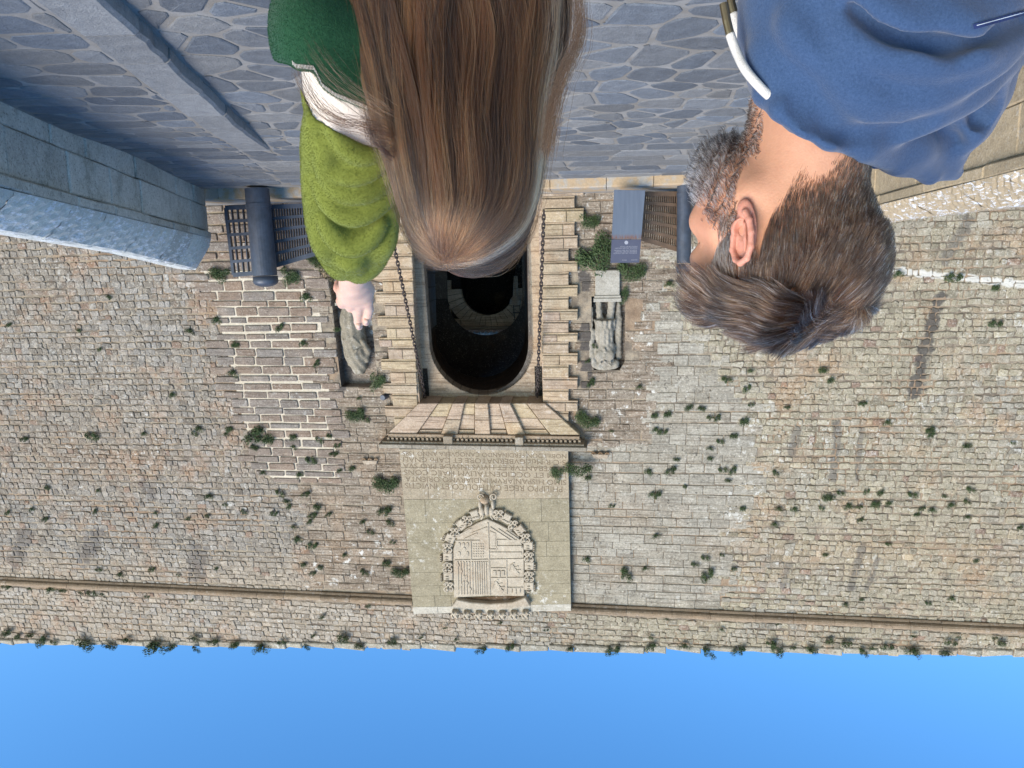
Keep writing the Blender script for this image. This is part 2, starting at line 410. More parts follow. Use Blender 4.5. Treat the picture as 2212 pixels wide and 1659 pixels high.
# bright pointing between the brown ashlar blocks: a mortar skin just proud of the bed
lm = MB()
yy = np.linspace(585, 1035, 24)
for y0, y1 in zip(yy, yy[1:]):
    xa0, xb0, xa1, xb1 = boundary_left(y0)+24, 682+(y0-600)*.12, boundary_left(y1)+24, 682+(y1-600)*.12
    P = [(*WF.px(xa0, y0), .012), (*WF.px(xb0, y0), .012), (*WF.px(xb1, y1), .012), (*WF.px(xa1, y1), .012)]
    lm.add([WF.pt(*p) for p in P], [(1, 0, 3, 2)])
lm.build('pointing', M['light_mortar'], wall)
# cordon: half round moulding in drums with a fillet below and a weathered sill above
MCOR = stone_mat('cordon_stone', lich=.3, dark=.8, warm=(.3, .2, .12), warmth=.4, bump=.6)
s = S0; k = 0
while s < S1:
    L = random.uniform(.55, .95); e = min(s+L, S1); mb = MB()
    cuts_ = [(s, min(e, PANEL[0]+.05))] if s < PANEL[0] else []
    if e > PANEL[1]: cuts_.append((max(s, PANEL[1]-.07), e))
    for s_c, e_c in cuts_:
        mb = MB()
        prof = [(0., -.10), (.045, -.10), (.065, -.075), (.065, -.05)] + [(.075+.075*math.cos(a), .015+.07*math.sin(a)) for a in np.linspace(-PI/2.2, PI/2, 7)]+[(.03, .09), (-.02, .095)]
        g = .004; jn = random.uniform(-.006, .006)
        vs = [WF.pt(q, T_COR+p[1], p[0]+jn) for q in (s_c+g, e_c-g) for p in prof]; n = len(prof)
        fs = [(i, i+n, i+n+1, i+1) for i in range(n-1)]+[tuple(range(n)), tuple(range(2*n-1, n-1, -1))]
        tn = random.uniform(.8, 1.15); mb.add(vs, fs, (.29*tn, .22*tn, .15*tn)); mb.build('cordon_block', MCOR, wall, smooth=False)
    s = e
# coping of the wall top: flat uneven stones
s = S0
while s < S1:
    L = random.uniform(.35, .8); e = min(s+L, S1); mb = MB(); tt = (t_top((s+e)/2))
    o = [(s+.01, tt-.14), (e-.01, tt-.14), (e-.01, tt+random.uniform(-.06, .05)), (s+.01, tt+random.uniform(-.06, .05))]
    prism(mb, WF, o, -.5, .03+random.uniform(0, .03), .02, tuple(np.array([.33, .31, .25])*random.uniform(.8, 1.2))); mb.build('coping_stone', M['rubble'], wall); s = e
# ------------------------------------------------------------------ GATEWAY
gate = thing('stone_gateway', WF.pt(0, 0), 'rusticated sandstone gateway with round arched opening in the middle of the wall', 'gateway')
SAND = np.array([.43, .34, .245])
def sand(v=.12): return tuple(np.clip(SAND*random.uniform(1-v, 1+v)*np.array([1, random.uniform(.96, 1.03), random.uniform(.9, 1.05)]), 0, 1))
Z5 = lambda x, y: (713+.2976*x, 493.7+.2976*y)
ND, NF = -.30, .12               # depth of the arch plane, front plane of the rusticated blocks
# quoins; rows given by their upright bottom and top edge in the picture
def quoin(side, yb, yt, outer, inner, proud):
    xb, yb_ = Z5(outer, yb); _, yt_ = Z5(outer, yt); xi, _ = Z5(inner, yb)
    s_o = sx(xb, (yb_+yt_)/2, proud); s_i = sx(xi, (yb_+yt_)/2, proud); t0 = ty(xb, yb_, proud)+.006; t1 = ty(xb, yt_, proud)-.006
    a, b = sorted((s_o, s_i)); mb = MB(); c = sand()
    # chamfered face: sloping lower edge like the photograph's
    pts = [(a, t0), (b, t0), (b, t1), (a, t1)]
    cut = random.uniform(.35, .65) if (b-a) > .5 and random.random() < .4 else None
    prism(mb, WF, pts, -.02, proud-.03, .0, c)
    if cut:
        m_ = a+(b-a)*cut
        prism(mb, WF, [(a, t0+.035), (m_-.003, t0+.035), (m_-.003, t1), (a, t1)], proud-.03, proud, .012, c, back=False)
        prism(mb, WF, [(m_+.003, t0+.035), (b, t0+.035), (b, t1), (m_+.003, t1)], proud-.03, proud, .012, sand(), back=False)
    else: prism(mb, WF, [(a, t0+.035), (b, t0+.035), (b, t1), (a, t1)], proud-.03, proud, .012, c, back=False)
    mb.build('quoin_block', M['gatestone'], gate)
rowsL = [(-1700, -1560), (-1560, -1420), (-1420, -1280), (-1280, -1150), (-1150, -1020), (-1020, -890), (-890, -760), (-760, -640), (-640, -530), (-530, -420), (-420,-330)]
rowsL = [(-430, -330), (-330, -230), (-230, -130), (-130, -30), (-30, 95), (95, 190), (190, 285), (285, 370), (370, 460), (460, 545), (545, 635), (635, 710), (710, 795), (795, 860), (860, 950), (950, 1030), (1030, 1125), (1125, 1200), (1200, 1290), (1290, 1365), (1365, 1475)]
for i, (a, b) in enumerate(rowsL):
    ym = (a+b)/2; long_ = (i % 2 == 1) if True else 0
    outer = (305 if long_ else 365)+.086*(ym-230)
    quoin('L', a, b, outer, 598+.036*(ym-285), NF if long_ else NF-.012)
rowsR = [(-430, -330), (-330, -240), (-240, -150), (-150, -50), (-50, 50), (50, 145), (145, 235), (235, 315), (315, 412), (412, 495), (495, 587), (587, 668), (668, 757), (757, 824), (824, 907), (907, 992), (992, 1085), (1085, 1168), (1168, 1252), (1252, 1330), (1330, 1400)]
for i, (a, b) in enumerate(rowsR):
    long_ = (i % 2 == 1)
    o = (1797 if long_ else 1731)+(44 if b <= 50 else 0)
    quoin('R', a, b, o, 1541+.006*(a-300), NF if long_ else NF-.012)
# shadow courts behind the short quoins and side walls of the gate block
gl, gr = GATE[1], GATE[0]
# jambs (reveals) between front and arch plane
xl, xr = sx(*Z5(622, 800), .0), sx(*Z5(1537, 800), .0)
tl = ty(*Z5(1080, 1262), ND)
tb = -.3
jm = MB(); n = 14
for side, s_ in (('l', xl), ('r', xr)):
    for i in range(n):
        t0, t1 = tb+(tl+.35-tb)*i/n, tb+(tl+.35-tb)*(i+1)/n
        a, b = (s_, s_+.12) if side == 'l' else (s_-.12, s_)
        mb = MB(); prism(mb, WF, [(a, t0+.004), (b, t0+.004), (b, t1-.004), (a, t1-.004)], ND-.02, NF-.05, 0, sand(.1)); mb.build('jamb_block', M['gatestone'], gate)
backf = MB()                      # masonry filling behind the quoins
box(backf, WF, xl+.12, gl+.0, tb, GATE[3], -.4, .0, 0, (.25, .2, .15)); box(backf, WF, gr, xr-.12, tb, GATE[3], -.4, 0., 0, (.25, .2, .15))
box(backf, WF, xr-.12, xl+.12, tl+.36, GATE[3], -.4, 0., 0, (.25, .2, .15))
backf.build('infill', M['weathered'], gate)
# spandrel plane with the round arch
ax, ay = 1037, 854
cs = (sx(926, 740, ND)+sx(1153, 740, ND))/2; Rr = abs(sx(926, 740, ND)-sx(1153, 740, ND))/2
ct = ty(ax, ay, ND)-Rr
sp = MB(); NA = 28
arc = [(cs+Rr*math.cos(a), ct+Rr*math.sin(a)) for a in np.linspace(0, PI, NA+1)]
topL, topR = (xr, tl+.3), (xl, tl+.3)
for i in range(NA):
    p, q = arc[i], arc[i+1]
    sp.add([WF.pt(*p, ND), WF.pt(p[0], tl+.3, ND), WF.pt(q[0], tl+.3, ND), WF.pt(*q, ND)], [(3, 2, 1, 0)][::1], tuple(SAND*1.0))
e1, e0 = arc[0][0], arc[-1][0]
for a, b in ((e1, max(xl, xr)), (min(xl, xr), e0)):
    sp.add([WF.pt(a, tb, ND), WF.pt(b, tb, ND), WF.pt(b, tl+.3, ND), WF.pt(a, tl+.3, ND)], [(0, 1, 2, 3)], tuple(SAND*.98))
sp.build('spandrel', M['gatestone'], gate)
# arch ring: voussoirs whose soffits show
PD = np.array([.03, 1., 0]); PD /= np.linalg.norm(PD)         # direction of the passage
def arch_ring(parent, F, cs, ct, R, w, depth, count, tint, name, mat, nn):
    for i in range(count):
        a0, a1 = PI*i/count+.006, PI*(i+1)/count-.006; mb = MB(); sub = 3
        A = np.linspace(a0, a1, sub+1); vs = []
        for dd in (0, depth):
            for rr in (R, R+w):
                for a in A: vs.append(F.pt(cs+rr*math.cos(a), ct+rr*math.sin(a), nn)+PD*dd)
        m_ = sub+1; fs = []
        for k in range(sub):
            fs += [(k, k+1, 2*m_+k+1, 2*m_+k), (m_+k+1, m_+k, 3*m_+k, 3*m_+k+1), (k+1, k, m_+k, m_+k+1), (2*m_+k, 2*m_+k+1, 3*m_+k+1, 3*m_+k)]
        fs += [(0, 2*m_, 3*m_, m_), (sub, m_+sub, 3*m_+sub, 2*m_+sub)]
        mb.add(vs, fs, tuple(np.array(tint)*random.uniform(.85, 1.12))); mb.build(name, mat, parent)
arch_ring(gate, WF, cs, ct, Rr-.012, .2, .62, 17, (.30, .25, .19), 'voussoir', M['gatestone'], ND-.002)
# vertical jambs of the arch below the springing
for sgn in (-1, 1):
    nb = 8
    for i in range(nb):
        t0, t1 = tb+(ct-tb)*i/nb, tb+(ct-tb)*(i+1)/nb
        a = cs+sgn*(Rr-.012); b = cs+sgn*(Rr+.2); a, b = min(a, b), max(a, b); mb = MB()
        vs = [WF.pt(s_, t_, ND-.002)+PD*d for d in (0, .62) for s_, t_ in ((a, t0+.004), (b, t0+.004), (b, t1-.004), (a, t1-.004))]
        mb.add(vs, [(3,2,1,0), (4,5,6,7), (0,1,5,4), (1,2,6,5), (2,3,7,6), (3,0,4,7)], tuple(np.array([.30, .27, .22])*random.uniform(.85, 1.1)))
        mb.build('arch_jamb_block', M['gatestone'], gate)
# passage: wider vaulted tunnel behind, then a court and an inner arch
def tunnel(mb, c0, R, tb, ct, L, dirv, F, nn, off, tint, seg=16):
    prof = [(c0+R, tb)]+[(c0+R*math.cos(a), ct+R*math.sin(a)) for a in np.linspace(0, PI, seg)]+[(c0-R, tb)]
    steps = 10
    for i in range(len(prof)-1):
        p, q = prof[i], prof[i+1]
        for k in range(steps):
            d0, d1 = off+L*k/steps, off+L*(k+1)/steps
            mb.add([F.pt(*p, nn)+dirv*d0, F.pt(*q, nn)+dirv*d0, F.pt(*q, nn)+dirv*d1, F.pt(*p, nn)+dirv*d1], [(0, 1, 2, 3)], tint)
VF = Frame(WF.pt(cs, 0, ND), wa, np.array([0, 0, 1.]), np.array([wa[1], -wa[0], 0]))   # vertical frame behind the arch
zc = WF.pt(0, ct, ND)[2]-VF.O[2]
ps = MB(); tunnel(ps, 0, Rr+.16, -.3, zc+.12, 4.7, PD, VF, 0, .62+.12, (.12, .085, .06))  # brown stone tinted dark to stand in for the unlit vault
# annular step that closes the gap between arch ring and tunnel
prof1 = [(Rr-.012, -.3)]+[((Rr-.012)*math.cos(a), zc+(Rr-.012)*math.sin(a)) for a in np.linspace(0, PI, 20)]+[(-Rr+.012, -.3)]
prof2 = [(Rr+.9, -.3)]+[((Rr+.9)*math.cos(a), zc+(Rr+.9)*math.sin(a)) for a in np.linspace(0, PI, 20)]+[(-Rr-.9, -.3)]
for i in range(len(prof1)-1):
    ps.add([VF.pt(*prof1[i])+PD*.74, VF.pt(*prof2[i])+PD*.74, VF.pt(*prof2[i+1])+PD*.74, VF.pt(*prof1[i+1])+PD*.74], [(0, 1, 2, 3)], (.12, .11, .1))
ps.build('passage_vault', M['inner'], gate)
# side wall courses inside the passage that show beyond the left reveal
for i in range(9):
    for k in range(5):
        mb = MB(); z0, z1 = .0+i*.33, .0+(i+1)*.33-.012; d0, d1 = .8+k*.9, .8+(k+1)*.9-.012; sg = Rr+.15
        vs = [VF.pt(s_, z_)+PD*d for s_ in (sg-.03, sg+.05) for z_, d in ((z0, d0), (z0, d1), (z1, d1), (z1, d0))]
        if z1 < zc+.2:
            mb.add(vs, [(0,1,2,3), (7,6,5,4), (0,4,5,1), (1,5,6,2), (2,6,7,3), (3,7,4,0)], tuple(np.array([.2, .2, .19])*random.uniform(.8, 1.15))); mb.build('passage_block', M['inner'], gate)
# far mouth of the passage (ring wall facing us, its lack of light put into the tint)
far0 = VF.O + PD*5.45
FF = Frame(np.array([W(1047, 603, far0[1])[0], far0[1], VF.O[2]]), np.array([1., 0, 0]), np.array([0, 0, 1.]), np.array([0, -1., 0]))
Rf = 80*far0[1]/FPX; zf = W(1047, 724, far0[1])[2]-FF.O[2]-Rf
fr = MB()
for i in range(20):
    a0, a1 = PI*i/20, PI*(i+1)/20
    for (ra, rb) in ((Rf, Rf+3.2),):
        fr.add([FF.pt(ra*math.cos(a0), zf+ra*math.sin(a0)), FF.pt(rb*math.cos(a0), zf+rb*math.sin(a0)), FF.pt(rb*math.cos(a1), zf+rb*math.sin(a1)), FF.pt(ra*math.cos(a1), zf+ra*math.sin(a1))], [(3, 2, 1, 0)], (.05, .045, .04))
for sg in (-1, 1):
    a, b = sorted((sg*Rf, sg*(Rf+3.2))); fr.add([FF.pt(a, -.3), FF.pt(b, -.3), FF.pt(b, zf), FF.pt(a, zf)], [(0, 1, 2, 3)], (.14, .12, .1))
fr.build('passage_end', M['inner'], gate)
# inner gate house beyond the open court
inner = thing('inner_gatehouse', (FF.O[0], 20.3, .16), 'inner stone arch with roof tiles seen through the dark passage of the gateway', 'building')
YI = 20.3
IFR = Frame(np.array([0, YI, .16]), np.array([1., 0, 0]), np.array([0, 0, 1.]), np.array([0, -1., 0]))
ic = W(1053, 603, YI)[0]; iR = 57*YI/FPX; izc = W(1053, 681, YI)[2]-.16-iR
arch_save = PD.copy(); PD = np.array([0, 1., 0])
arch_ring(inner, IFR, ic, izc, iR, .42, .5, 19, (.62, .47, .32), 'voussoir', M['gatestone'], .0)
PD = arch_save
tt1 = W(1050, 705, YI)[2]-.16
for i in range(9):                           # ashlar of the inner wall around the ring
    z0 = i*.36; z1 = z0+.35
    for k in range(-8, 9):
        a = ic+k*.52+(i % 2)*.26; b = a+.51
        if z0 > tt1-.1: continue
        mz = (z0+z1)/2; mc = (a+b)/2-ic
        if (mz < izc and abs(mc) < iR+.42-.1) or (mz >= izc and math.hypot(mc, mz-izc) < iR+.42-.06): continue
        mb = MB(); prism(mb, IFR, [(a, z0), (b, z0), (b, min(z1, tt1)), (a, min(z1, tt1))], -.4, -.01-random.random()*.01, .01, tuple(np.array([.6, .46, .31])*random.uniform(.85, 1.12))); mb.build('wall_block', M['gatestone'], inner)
dk = MB(); box(dk, IFR, ic-6, ic+6, -.3, tt1+.6, -3.2, -3.0, 0, (.03, .028, .026));  # near-black tint paints in the darkness behind the inner arch
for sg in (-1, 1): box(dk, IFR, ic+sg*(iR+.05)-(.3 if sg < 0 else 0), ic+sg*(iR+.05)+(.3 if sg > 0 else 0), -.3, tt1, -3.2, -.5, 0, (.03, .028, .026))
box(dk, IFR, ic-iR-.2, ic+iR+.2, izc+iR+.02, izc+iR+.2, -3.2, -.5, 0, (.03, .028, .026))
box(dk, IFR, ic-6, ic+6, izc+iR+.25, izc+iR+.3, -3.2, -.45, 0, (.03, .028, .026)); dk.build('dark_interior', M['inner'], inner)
cn = MB(); box(cn, IFR, ic-4.5, ic+4.5, tt1, tt1+.09, -.3, .12, .01, (.42, .34, .24)); cn.build('cornice', M['gatestone'], inner)
MT = stone_mat('roof_tile', lich=.3, dark=.3, warm=(.3, .22, .16), warmth=.4, bump=.3)
for k in range(-9, 10):
    mb = MB(); c = ic+k*.155; seg = 8
    vs = [IFR.pt(c+.085*math.cos(a)*sc, tt1+.1+.075*math.sin(a)*sc+dz, nn) for nn, dz in ((.2, 0), (-1.4, .45)) for sc in (1, .78) for a in np.linspace(0, PI, seg)]
    fs = []
    for i in range(seg-1): fs += [(i, i+1, 2*seg+i+1, 2*seg+i), (seg+i+1, seg+i, 3*seg+i, 3*seg+i+1), (i+1, i, seg+i, seg+i+1)]
    mb.add(vs, fs, tuple(np.array([.44, .36, .27])*random.uniform(.8, 1.2))); mb.build('roof_tile', MT, inner, smooth=True)
# lantern column by the inner arch
ln = thing('wall_lantern', W(1114, 640, 19.5), 'small iron lantern on a stone corbel beside the inner arch', 'lantern')
MI = None
def metal_mat(name, base, rough, rust=.0, rustc=(.2, .08, .03), metallic=.3, sc=6):
    t = NT(name); c = t.mix(t.ramp(t.noise(sc, 6, rough=.7), .3, .7), tuple(np.array(base)*.75), tuple(np.array(base)*1.2))
    c = t.mix(t.math('MULTIPLY', t.ramp(t.noise(sc*2.3, 6, rough=.75), .55, .7), rust), c, rustc)
    t.b.inputs['Metallic'].default_value = metallic
    return t.done(c, rough, t.bump(t.noise(60, 3), .15, .005), spec=.5)
M['iron'] = metal_mat('rusty_iron', (.05, .038, .034), .7, .6, (.11, .05, .035))
M['steel'] = metal_mat('dark_painted_steel', (.05, .062, .085), .48, .25, (.13, .085, .05), .15)
M['brownsteel'] = metal_mat('brown_rusty_steel', (.13, .085, .055), .6, .6, (.28, .15, .07), .2)
mb = MB(); lp = [W(1114+dx, 655, 19.5) for dx in (-6, 6)]
tube(mb, [W(1114, 596, 19.5), W(1114, 606, 19.5), W(1113, 640, 19.5)], [.05, .06, .07], 10, (.3, .24, .17)); tube(mb, [W(1113, 640, 19.5), W(1113, 648, 19.5), W(1112, 658, 19.5)], [.07, .14, .15], 12, (.33, .27, .2)); mb.build('corbel', M['gatestone'], ln)
mb = MB()
for dx, dd in ((-7, 0), (7, 0), (-7, .2), (7, .2)): tube(mb, [W(1116+dx, 659, 19.4+dd), W(1118+dx*.9, 692, 19.4+dd)], .012, 6)
for yy_ in (661, 675, 691):
    q = [W(1116-7, yy_, 19.4), W(1116+7, yy_, 19.4), W(1116+7, yy_, 19.6), W(1116-7, yy_, 19.6), W(1116-7, yy_, 19.4)]; tube(mb, q, .012, 6)
mb.build('lantern_frame', M['iron'], ln)
# chain slots: near-black boxes whose tint stands for the shade inside
for xx0, xx1, y0, y1 in ((675, 716, 1015, 1290), (1488, 1541, 1000, 1262)):
    a, b = sx(*Z5(xx1, 1150), ND), sx(*Z5(xx0, 1150), ND); t0, t1 = ty(*Z5(xx0, y0), ND), ty(*Z5(xx0, y1), ND)
    mb = MB(); box(mb, WF, a, b, t0, t1, ND-.01, ND+.006, 0, (.02, .018, .015))
    o = mb.build('chain_slot_shade', M['inner'], gate)
# flat arch: nine tapering voussoirs, alternately proud
bx = [645, 785, 890, 975, 1050, 1145, 1228, 1306, 1425, 1560]; tx = [405, 622, 800, 925, 1050, 1165, 1290, 1417, 1602, 1818]
YB, YT = 1268, 1500
for i in range(9):
    pr = i % 2 == 0; w = NF+.045 if pr else NF-.03; ytop = YT if pr else YT-42
    kx = (ytop-YB)/(YT-YB)
    P = [Z5(bx[i], YB), Z5(bx[i+1], YB), Z5(lerp(bx[i+1], tx[i+1], kx), ytop), Z5(lerp(bx[i], tx[i], kx), ytop)]
    Q = [WF.px(*p, w) for p in P][::-1]          # picture x runs against s
    Q = [np.array(q) for q in Q]; c = np.mean(Q, axis=0); Q = [q+(c-q)/np.linalg.norm(q-c)*.006 for q in Q]
    kk = random.uniform(.4, .6)
    mid = [Q[0]+(Q[3]-Q[0])*kk, Q[1]+(Q[2]-Q[1])*kk]; 
    for quad in ([Q[0], Q[1], mid[1]+(0, .004), mid[0]+(0, .004)], [mid[0], mid[1], Q[2], Q[3]]):
        mb = MB(); prism(mb, WF, [tuple(q) for q in quad], -.35, w, .012, sand(.1)); mb.build('flat_arch_voussoir', M['gatestone'], gate)
    if not pr:
        P = [Z5(lerp(bx[i], tx[i], kx)+3, ytop+3), Z5(lerp(bx[i+1], tx[i+1], kx)-3, ytop+3), Z5(tx[i+1]-3, YT), Z5(tx[i]+3, YT)]
        Q = [WF.px(*p, w+.03) for p in P][::-1]; mb = MB(); prism(mb, WF, Q, -.1, w+.03, .006, sand(.1)); mb.build('filler_strip', M['gatestone'], gate)
# cornice with dentils
MC = stone_mat('cornice_stone', lich=.25, dark=.7, warm=(.2, .15, .1), warmth=.4, bump=.5)
def cor_range(x0, x1, y, w): return sx(x1, y, w), sx(x0, y, w)
def cor(x0, x1, y0, y1, w, name, tint, wb_=.0, seg=1):
    a, b = cor_range(x0, x1, (y0+y1)/2, w); t0, t1 = ty(1040, y0, w), ty(1040, y1, w)
    for k in range(seg):
        mb = MB(); prism(mb, WF, [(a+(b-a)*k/seg+.002, t0), (a+(b-a)*(k+1)/seg-.002, t0), (a+(b-a)*(k+1)/seg-.002, t1), (a+(b-a)*k/seg+.002, t1)], wb_-.05, w, .008, tuple(np.array(tint)*random.uniform(.85, 1.15))); mb.build(name, MC, gate)
cor(838, 1252, 940, 948, .20, 'bed_moulding', (.34, .26, .18), seg=5)
cor(834, 1256, 948, 957, .17, 'frieze', (.22, .17, .12), seg=5)
cor(826, 1262, 957, 964, .30, 'corona', (.30, .25, .18), seg=6)
cor(818, 1268, 963.5, 972, .36, 'cornice_slab', (.28, .25, .2), seg=6)
w = .235; a, b = cor_range(834, 1256, 952, w); t0, t1 = ty(1040, 948.5, w), ty(1040, 956, w); nd = 44
for k in range(nd):
    s0 = a+(b-a)*(k+.2)/nd; s1 = s0+(b-a)/nd*.52
    if any(sx(X1, 950, w) < (s0+s1)/2 < sx(X0, 950, w) for X0, X1 in ((957, 977), (1112, 1130))): continue
    mb = MB(); box(mb, WF, s0, s1, t0, t1, .1, w, .004, (.42, .33, .23)); mb.build('dentil', MC, gate)
for X0, X1 in ((957, 977), (1112, 1130)):
    w = .32; mb = MB(); a, b = cor_range(X0, X1, 950, w); prism(mb, WF, [(a, ty(1040, 944, w)), (b, ty(1040, 944, w)), (b, ty(1040, 964, w)), (a, ty(1040, 964, w))], .0, w, .01, (.3, .26, .2)); mb.build('bracket', MC, gate)
# ------------------------------------------------------------------ INSCRIBED PANEL
NPN = .17
panel = thing('inscribed_panel', WF.pt((PANEL[0]+PANEL[1])/2, PANEL[2]), 'tall stone slab with a six line Latin inscription above the gateway', 'panel')
Z7 = lambda x, y: (822.8+.281*x, 905+.281*y)
corners = [WF.px(*Z7(*p), NPN) for p in ((140, 232), (1440, 232), (1463, 1475), (250, 1500))]   # bottom (photo-left, photo-right), top (right, left)
bl, br, tr, tl_ = [np.array(c) for c in (corners[1], corners[0], corners[3], corners[2])]
pb_ = MB(); prism(pb_, WF, [tuple(bl), tuple(br), tuple(tr), tuple(tl_)], -.1, NPN-.012, 0, (.2, .18, .15)); pb_.build('panel_core', M['panel'], panel)
def quadpt(u, v): return (bl*(1-u)+br*u)*(1-v)+(tl_*(1-u)+tr*u)*v
vrows = [0, .105, .29, .43, .55, .645, .735, .82, .885, .955, 1.]
for i, (v0, v1) in enumerate(zip(vrows, vrows[1:])):
    cuts = [0]+sorted(random.uniform(.12, .88) for _ in range(5 if i else 3))+[1]
    cuts = [c for j, c in enumerate(cuts) if j == 0 or c-cuts[j-1] > .07 or c == 1]
    for u0, u1 in zip(cuts, cuts[1:]):
        q = [quadpt(u0, v0), quadpt(u1, v0), quadpt(u1, v1), quadpt(u0, v1)]; c = np.mean(q, axis=0); q = [tuple(p+(c-p)/np.linalg.norm(c-p)*.003) for p in q]
        tn = np.array([.34, .285, .205])*random.uniform(.94, 1.05)
        if v0 > .15: tn *= np.array([.86, .9, .86])
        if v0 > .93: tn = np.array([.46, .43, .36])
        mb = MB(); prism(mb, WF, q, NPN-.02, NPN, .003, tuple(tn)); mb.build('panel_slab', M['panel'], panel)
tm = NT('carved_letter_stone'); MLET = tm.done(tm.mix(tm.noise(20, 4), (.12, .09, .06), (.20, .16, .11)), .95)
LINES = [("PHILIPPO REGE CATHOLICO ET INVICTIS", 545, 188, 1395, 50), ("SIMO HISPANIARVM INDIARVMQ ORIENTA", 492, 188, 1425, 44), ("LIVM ET OCCIDENTALIVM HAEC CONS", 440, 178, 1425, 44),
         ("TITVEBANTVR ET HVIVS INSVLÆ PRO SVA", 388, 172, 1425, 44), ("S·C·R·Mtis·GVBERNATORE ET CAPo GNALI", 338, 172, 1420, 44), ("NOBILI DON FERDINANDO ÇANOGVERA ANNO 1585", 290, 168, 1425, 38)]
def text_mesh(body, name, mat, F, s_left, t_base, n, width, height, parent, thick=.002):
    cu = bpy.data.curves.new(name, 'FONT'); cu.body = body; cu.extrude = thick; cu.resolution_u = 3
    o = bpy.data.objects.new(name, cu); col.objects.link(o); bpy.context.view_layer.update()
    me = bpy.data.meshes.new_from_object(o.evaluated_get(bpy.context.evaluated_depsgraph_get()))
    bpy.data.objects.remove(o); bpy.data.curves.remove(cu)
    co = np.empty(len(me.vertices)*3); me.vertices.foreach_get('co', co); co = co.reshape(-1, 3)
    x0, x1 = co[:, 0].min(), co[:, 0].max(); y1 = co[:, 1].max()
    sxk = width/(x1-x0); syk = height/.72
    Wp = F.O + np.outer(s_left+(co[:, 0]-x0)*sxk, F.a)+np.outer(t_base+co[:, 1]*syk, F.b)+np.outer(n+co[:, 2], F.n)
    me.vertices.foreach_set('co', Wp.ravel()); me.materials.clear(); me.materials.append(mat); me.update()
    q = bpy.data.objects.new(name, me); col.objects.link(q)
    if parent: attach(q, parent)
    return q
for body, y, x0, x1, hgt in LINES:
    s0, t0 = WF.px(*Z7(x1, y-hgt/2), NPN); s1, _ = WF.px(*Z7(x0, y-hgt/2), NPN); _, t1 = WF.px(*Z7(x1, y+hgt/2), NPN)
    ln_o = text_mesh(body, 'inscription_line', MLET, WF, s0, t0, NPN+.0015, s1-s0, (t1-t0)*.92, None, 0.0)
    me0 = ln_o.data; par = list(range(len(me0.vertices)))
    def root_(i):
        while par[i] != i: par[i] = par[par[i]]; i = par[i]
        return i
    for p_ in me0.polygons:
        a_ = root_(p_.vertices[0])
        for v_ in p_.vertices[1:]: par[root_(v_)] = a_
    comps = {}
    for p_ in me0.polygons: comps.setdefault(root_(p_.vertices[0]), []).append(tuple(p_.vertices))
    for fs_ in comps.values():
        ids = sorted({v_ for f_ in fs_ for v_ in f_}); mp_ = {v_: k_ for k_, v_ in enumerate(ids)}; mb = MB()
        mb.add([me0.vertices[v_].co for v_ in ids], [tuple(mp_[v_] for v_ in f_) for f_ in fs_], (.1, .08, .06)); mb.build('carved_letter', MLET, panel)
    bpy.data.objects.remove(ln_o)
# ------------------------------------------------------------------ COAT OF ARMS (relief)
arms = thing('coat_of_arms', WF.pt((PANEL[0]+PANEL[1])/2, ty(1040, 1150)), 'carved stone coat of arms with crown and scrolled collar on the panel', 'coat of arms')
CST = (.44, .385, .30)
def z7p(x, y, w): return WF.px(*Z7(x, y), w)
wS = NPN+.06
def sh(pts, w): return [z7p(x, y, w) for x, y in pts]
def relief(pts, w0, w1, bev, name, tint=CST, parent=arms, mat=None):
    q = sh(pts, w1); 
    area = sum(q[i-1][0]*q[i][1]-q[i][0]*q[i-1][1] for i in range(len(q)))
    if area < 0: q = q[::-1]
    mb = MB(); prism(mb, WF, q, w0, w1, bev, tint); return mb.build(name, mat or M['crest'], parent)
outer_sh = [(560, 1375), (556, 1000), (590, 905), (650, 850), (740, 800), (818, 770), (900, 805), (985, 850), (1060, 905), (1098, 1000), (1104, 1365), (840, 1358)]
relief(outer_sh, NPN-.005, wS, .012, 'shield')
def bar(x0, y0, x1, y1, wd, name='shield_bar', h=.018, tint=CST):
    d = np.array([x1-x0, y1-y0], float); L = np.hypot(*d); n_ = np.array([-d[1], d[0]])/L*wd/2
    p = [(x0+n_[0], y0+n_[1]), (x1+n_[0], y1+n_[1]), (x1-n_[0], y1-n_[1]), (x0-n_[0], y0-n_[1])]
    relief(p, wS-.004, wS+h, .004, name, tint)
bar(822, 800, 838, 1358, 10); bar(566, 1090, 1098, 1078, 9); bar(570, 938, 756, 938, 8); bar(890, 932, 1085, 932, 8); bar(830, 1005, 890, 1005, 8); bar(890, 932, 890, 1005, 8)
for x in np.arange(720, 830, 17): bar(x, 1098, x+6, 1352, 9)
for x in np.arange(590, 705, 22): bar(x, 1098, x+4, 1352, 9)
bar(590, 1110, 705, 1340, 8); bar(700, 1110, 596, 1330, 8)
for y in (985, 1035): bar(838, y, 1082, y, 20)
for k in range(3): bar(838+k*62, 835+k*14, 985+k*38, 930, 12)
bar(600, 895, 690, 845, 10); bar(700, 880, 815, 835, 10); bar(640, 925, 740, 880, 9)
bar(845, 1150, 960, 1150, 8); bar(845, 1226, 1095, 1222, 8); bar(963, 1085, 968, 1352, 8); bar(972, 1300, 1090, 1298, 7); bar(690, 945, 694, 1085, 7)
for cx_, cy_ in ((905, 1190), (1028, 1322)):      # castles
    for dx in (-32, 0, 32): relief([(cx_+dx-11, cy_-22), (cx_+dx+11, cy_-22), (cx_+dx+11, cy_+(16 if dx else 28)), (cx_+dx-11, cy_+(16 if dx else 28))], wS-.004, wS+.022, .004, 'castle_tower')
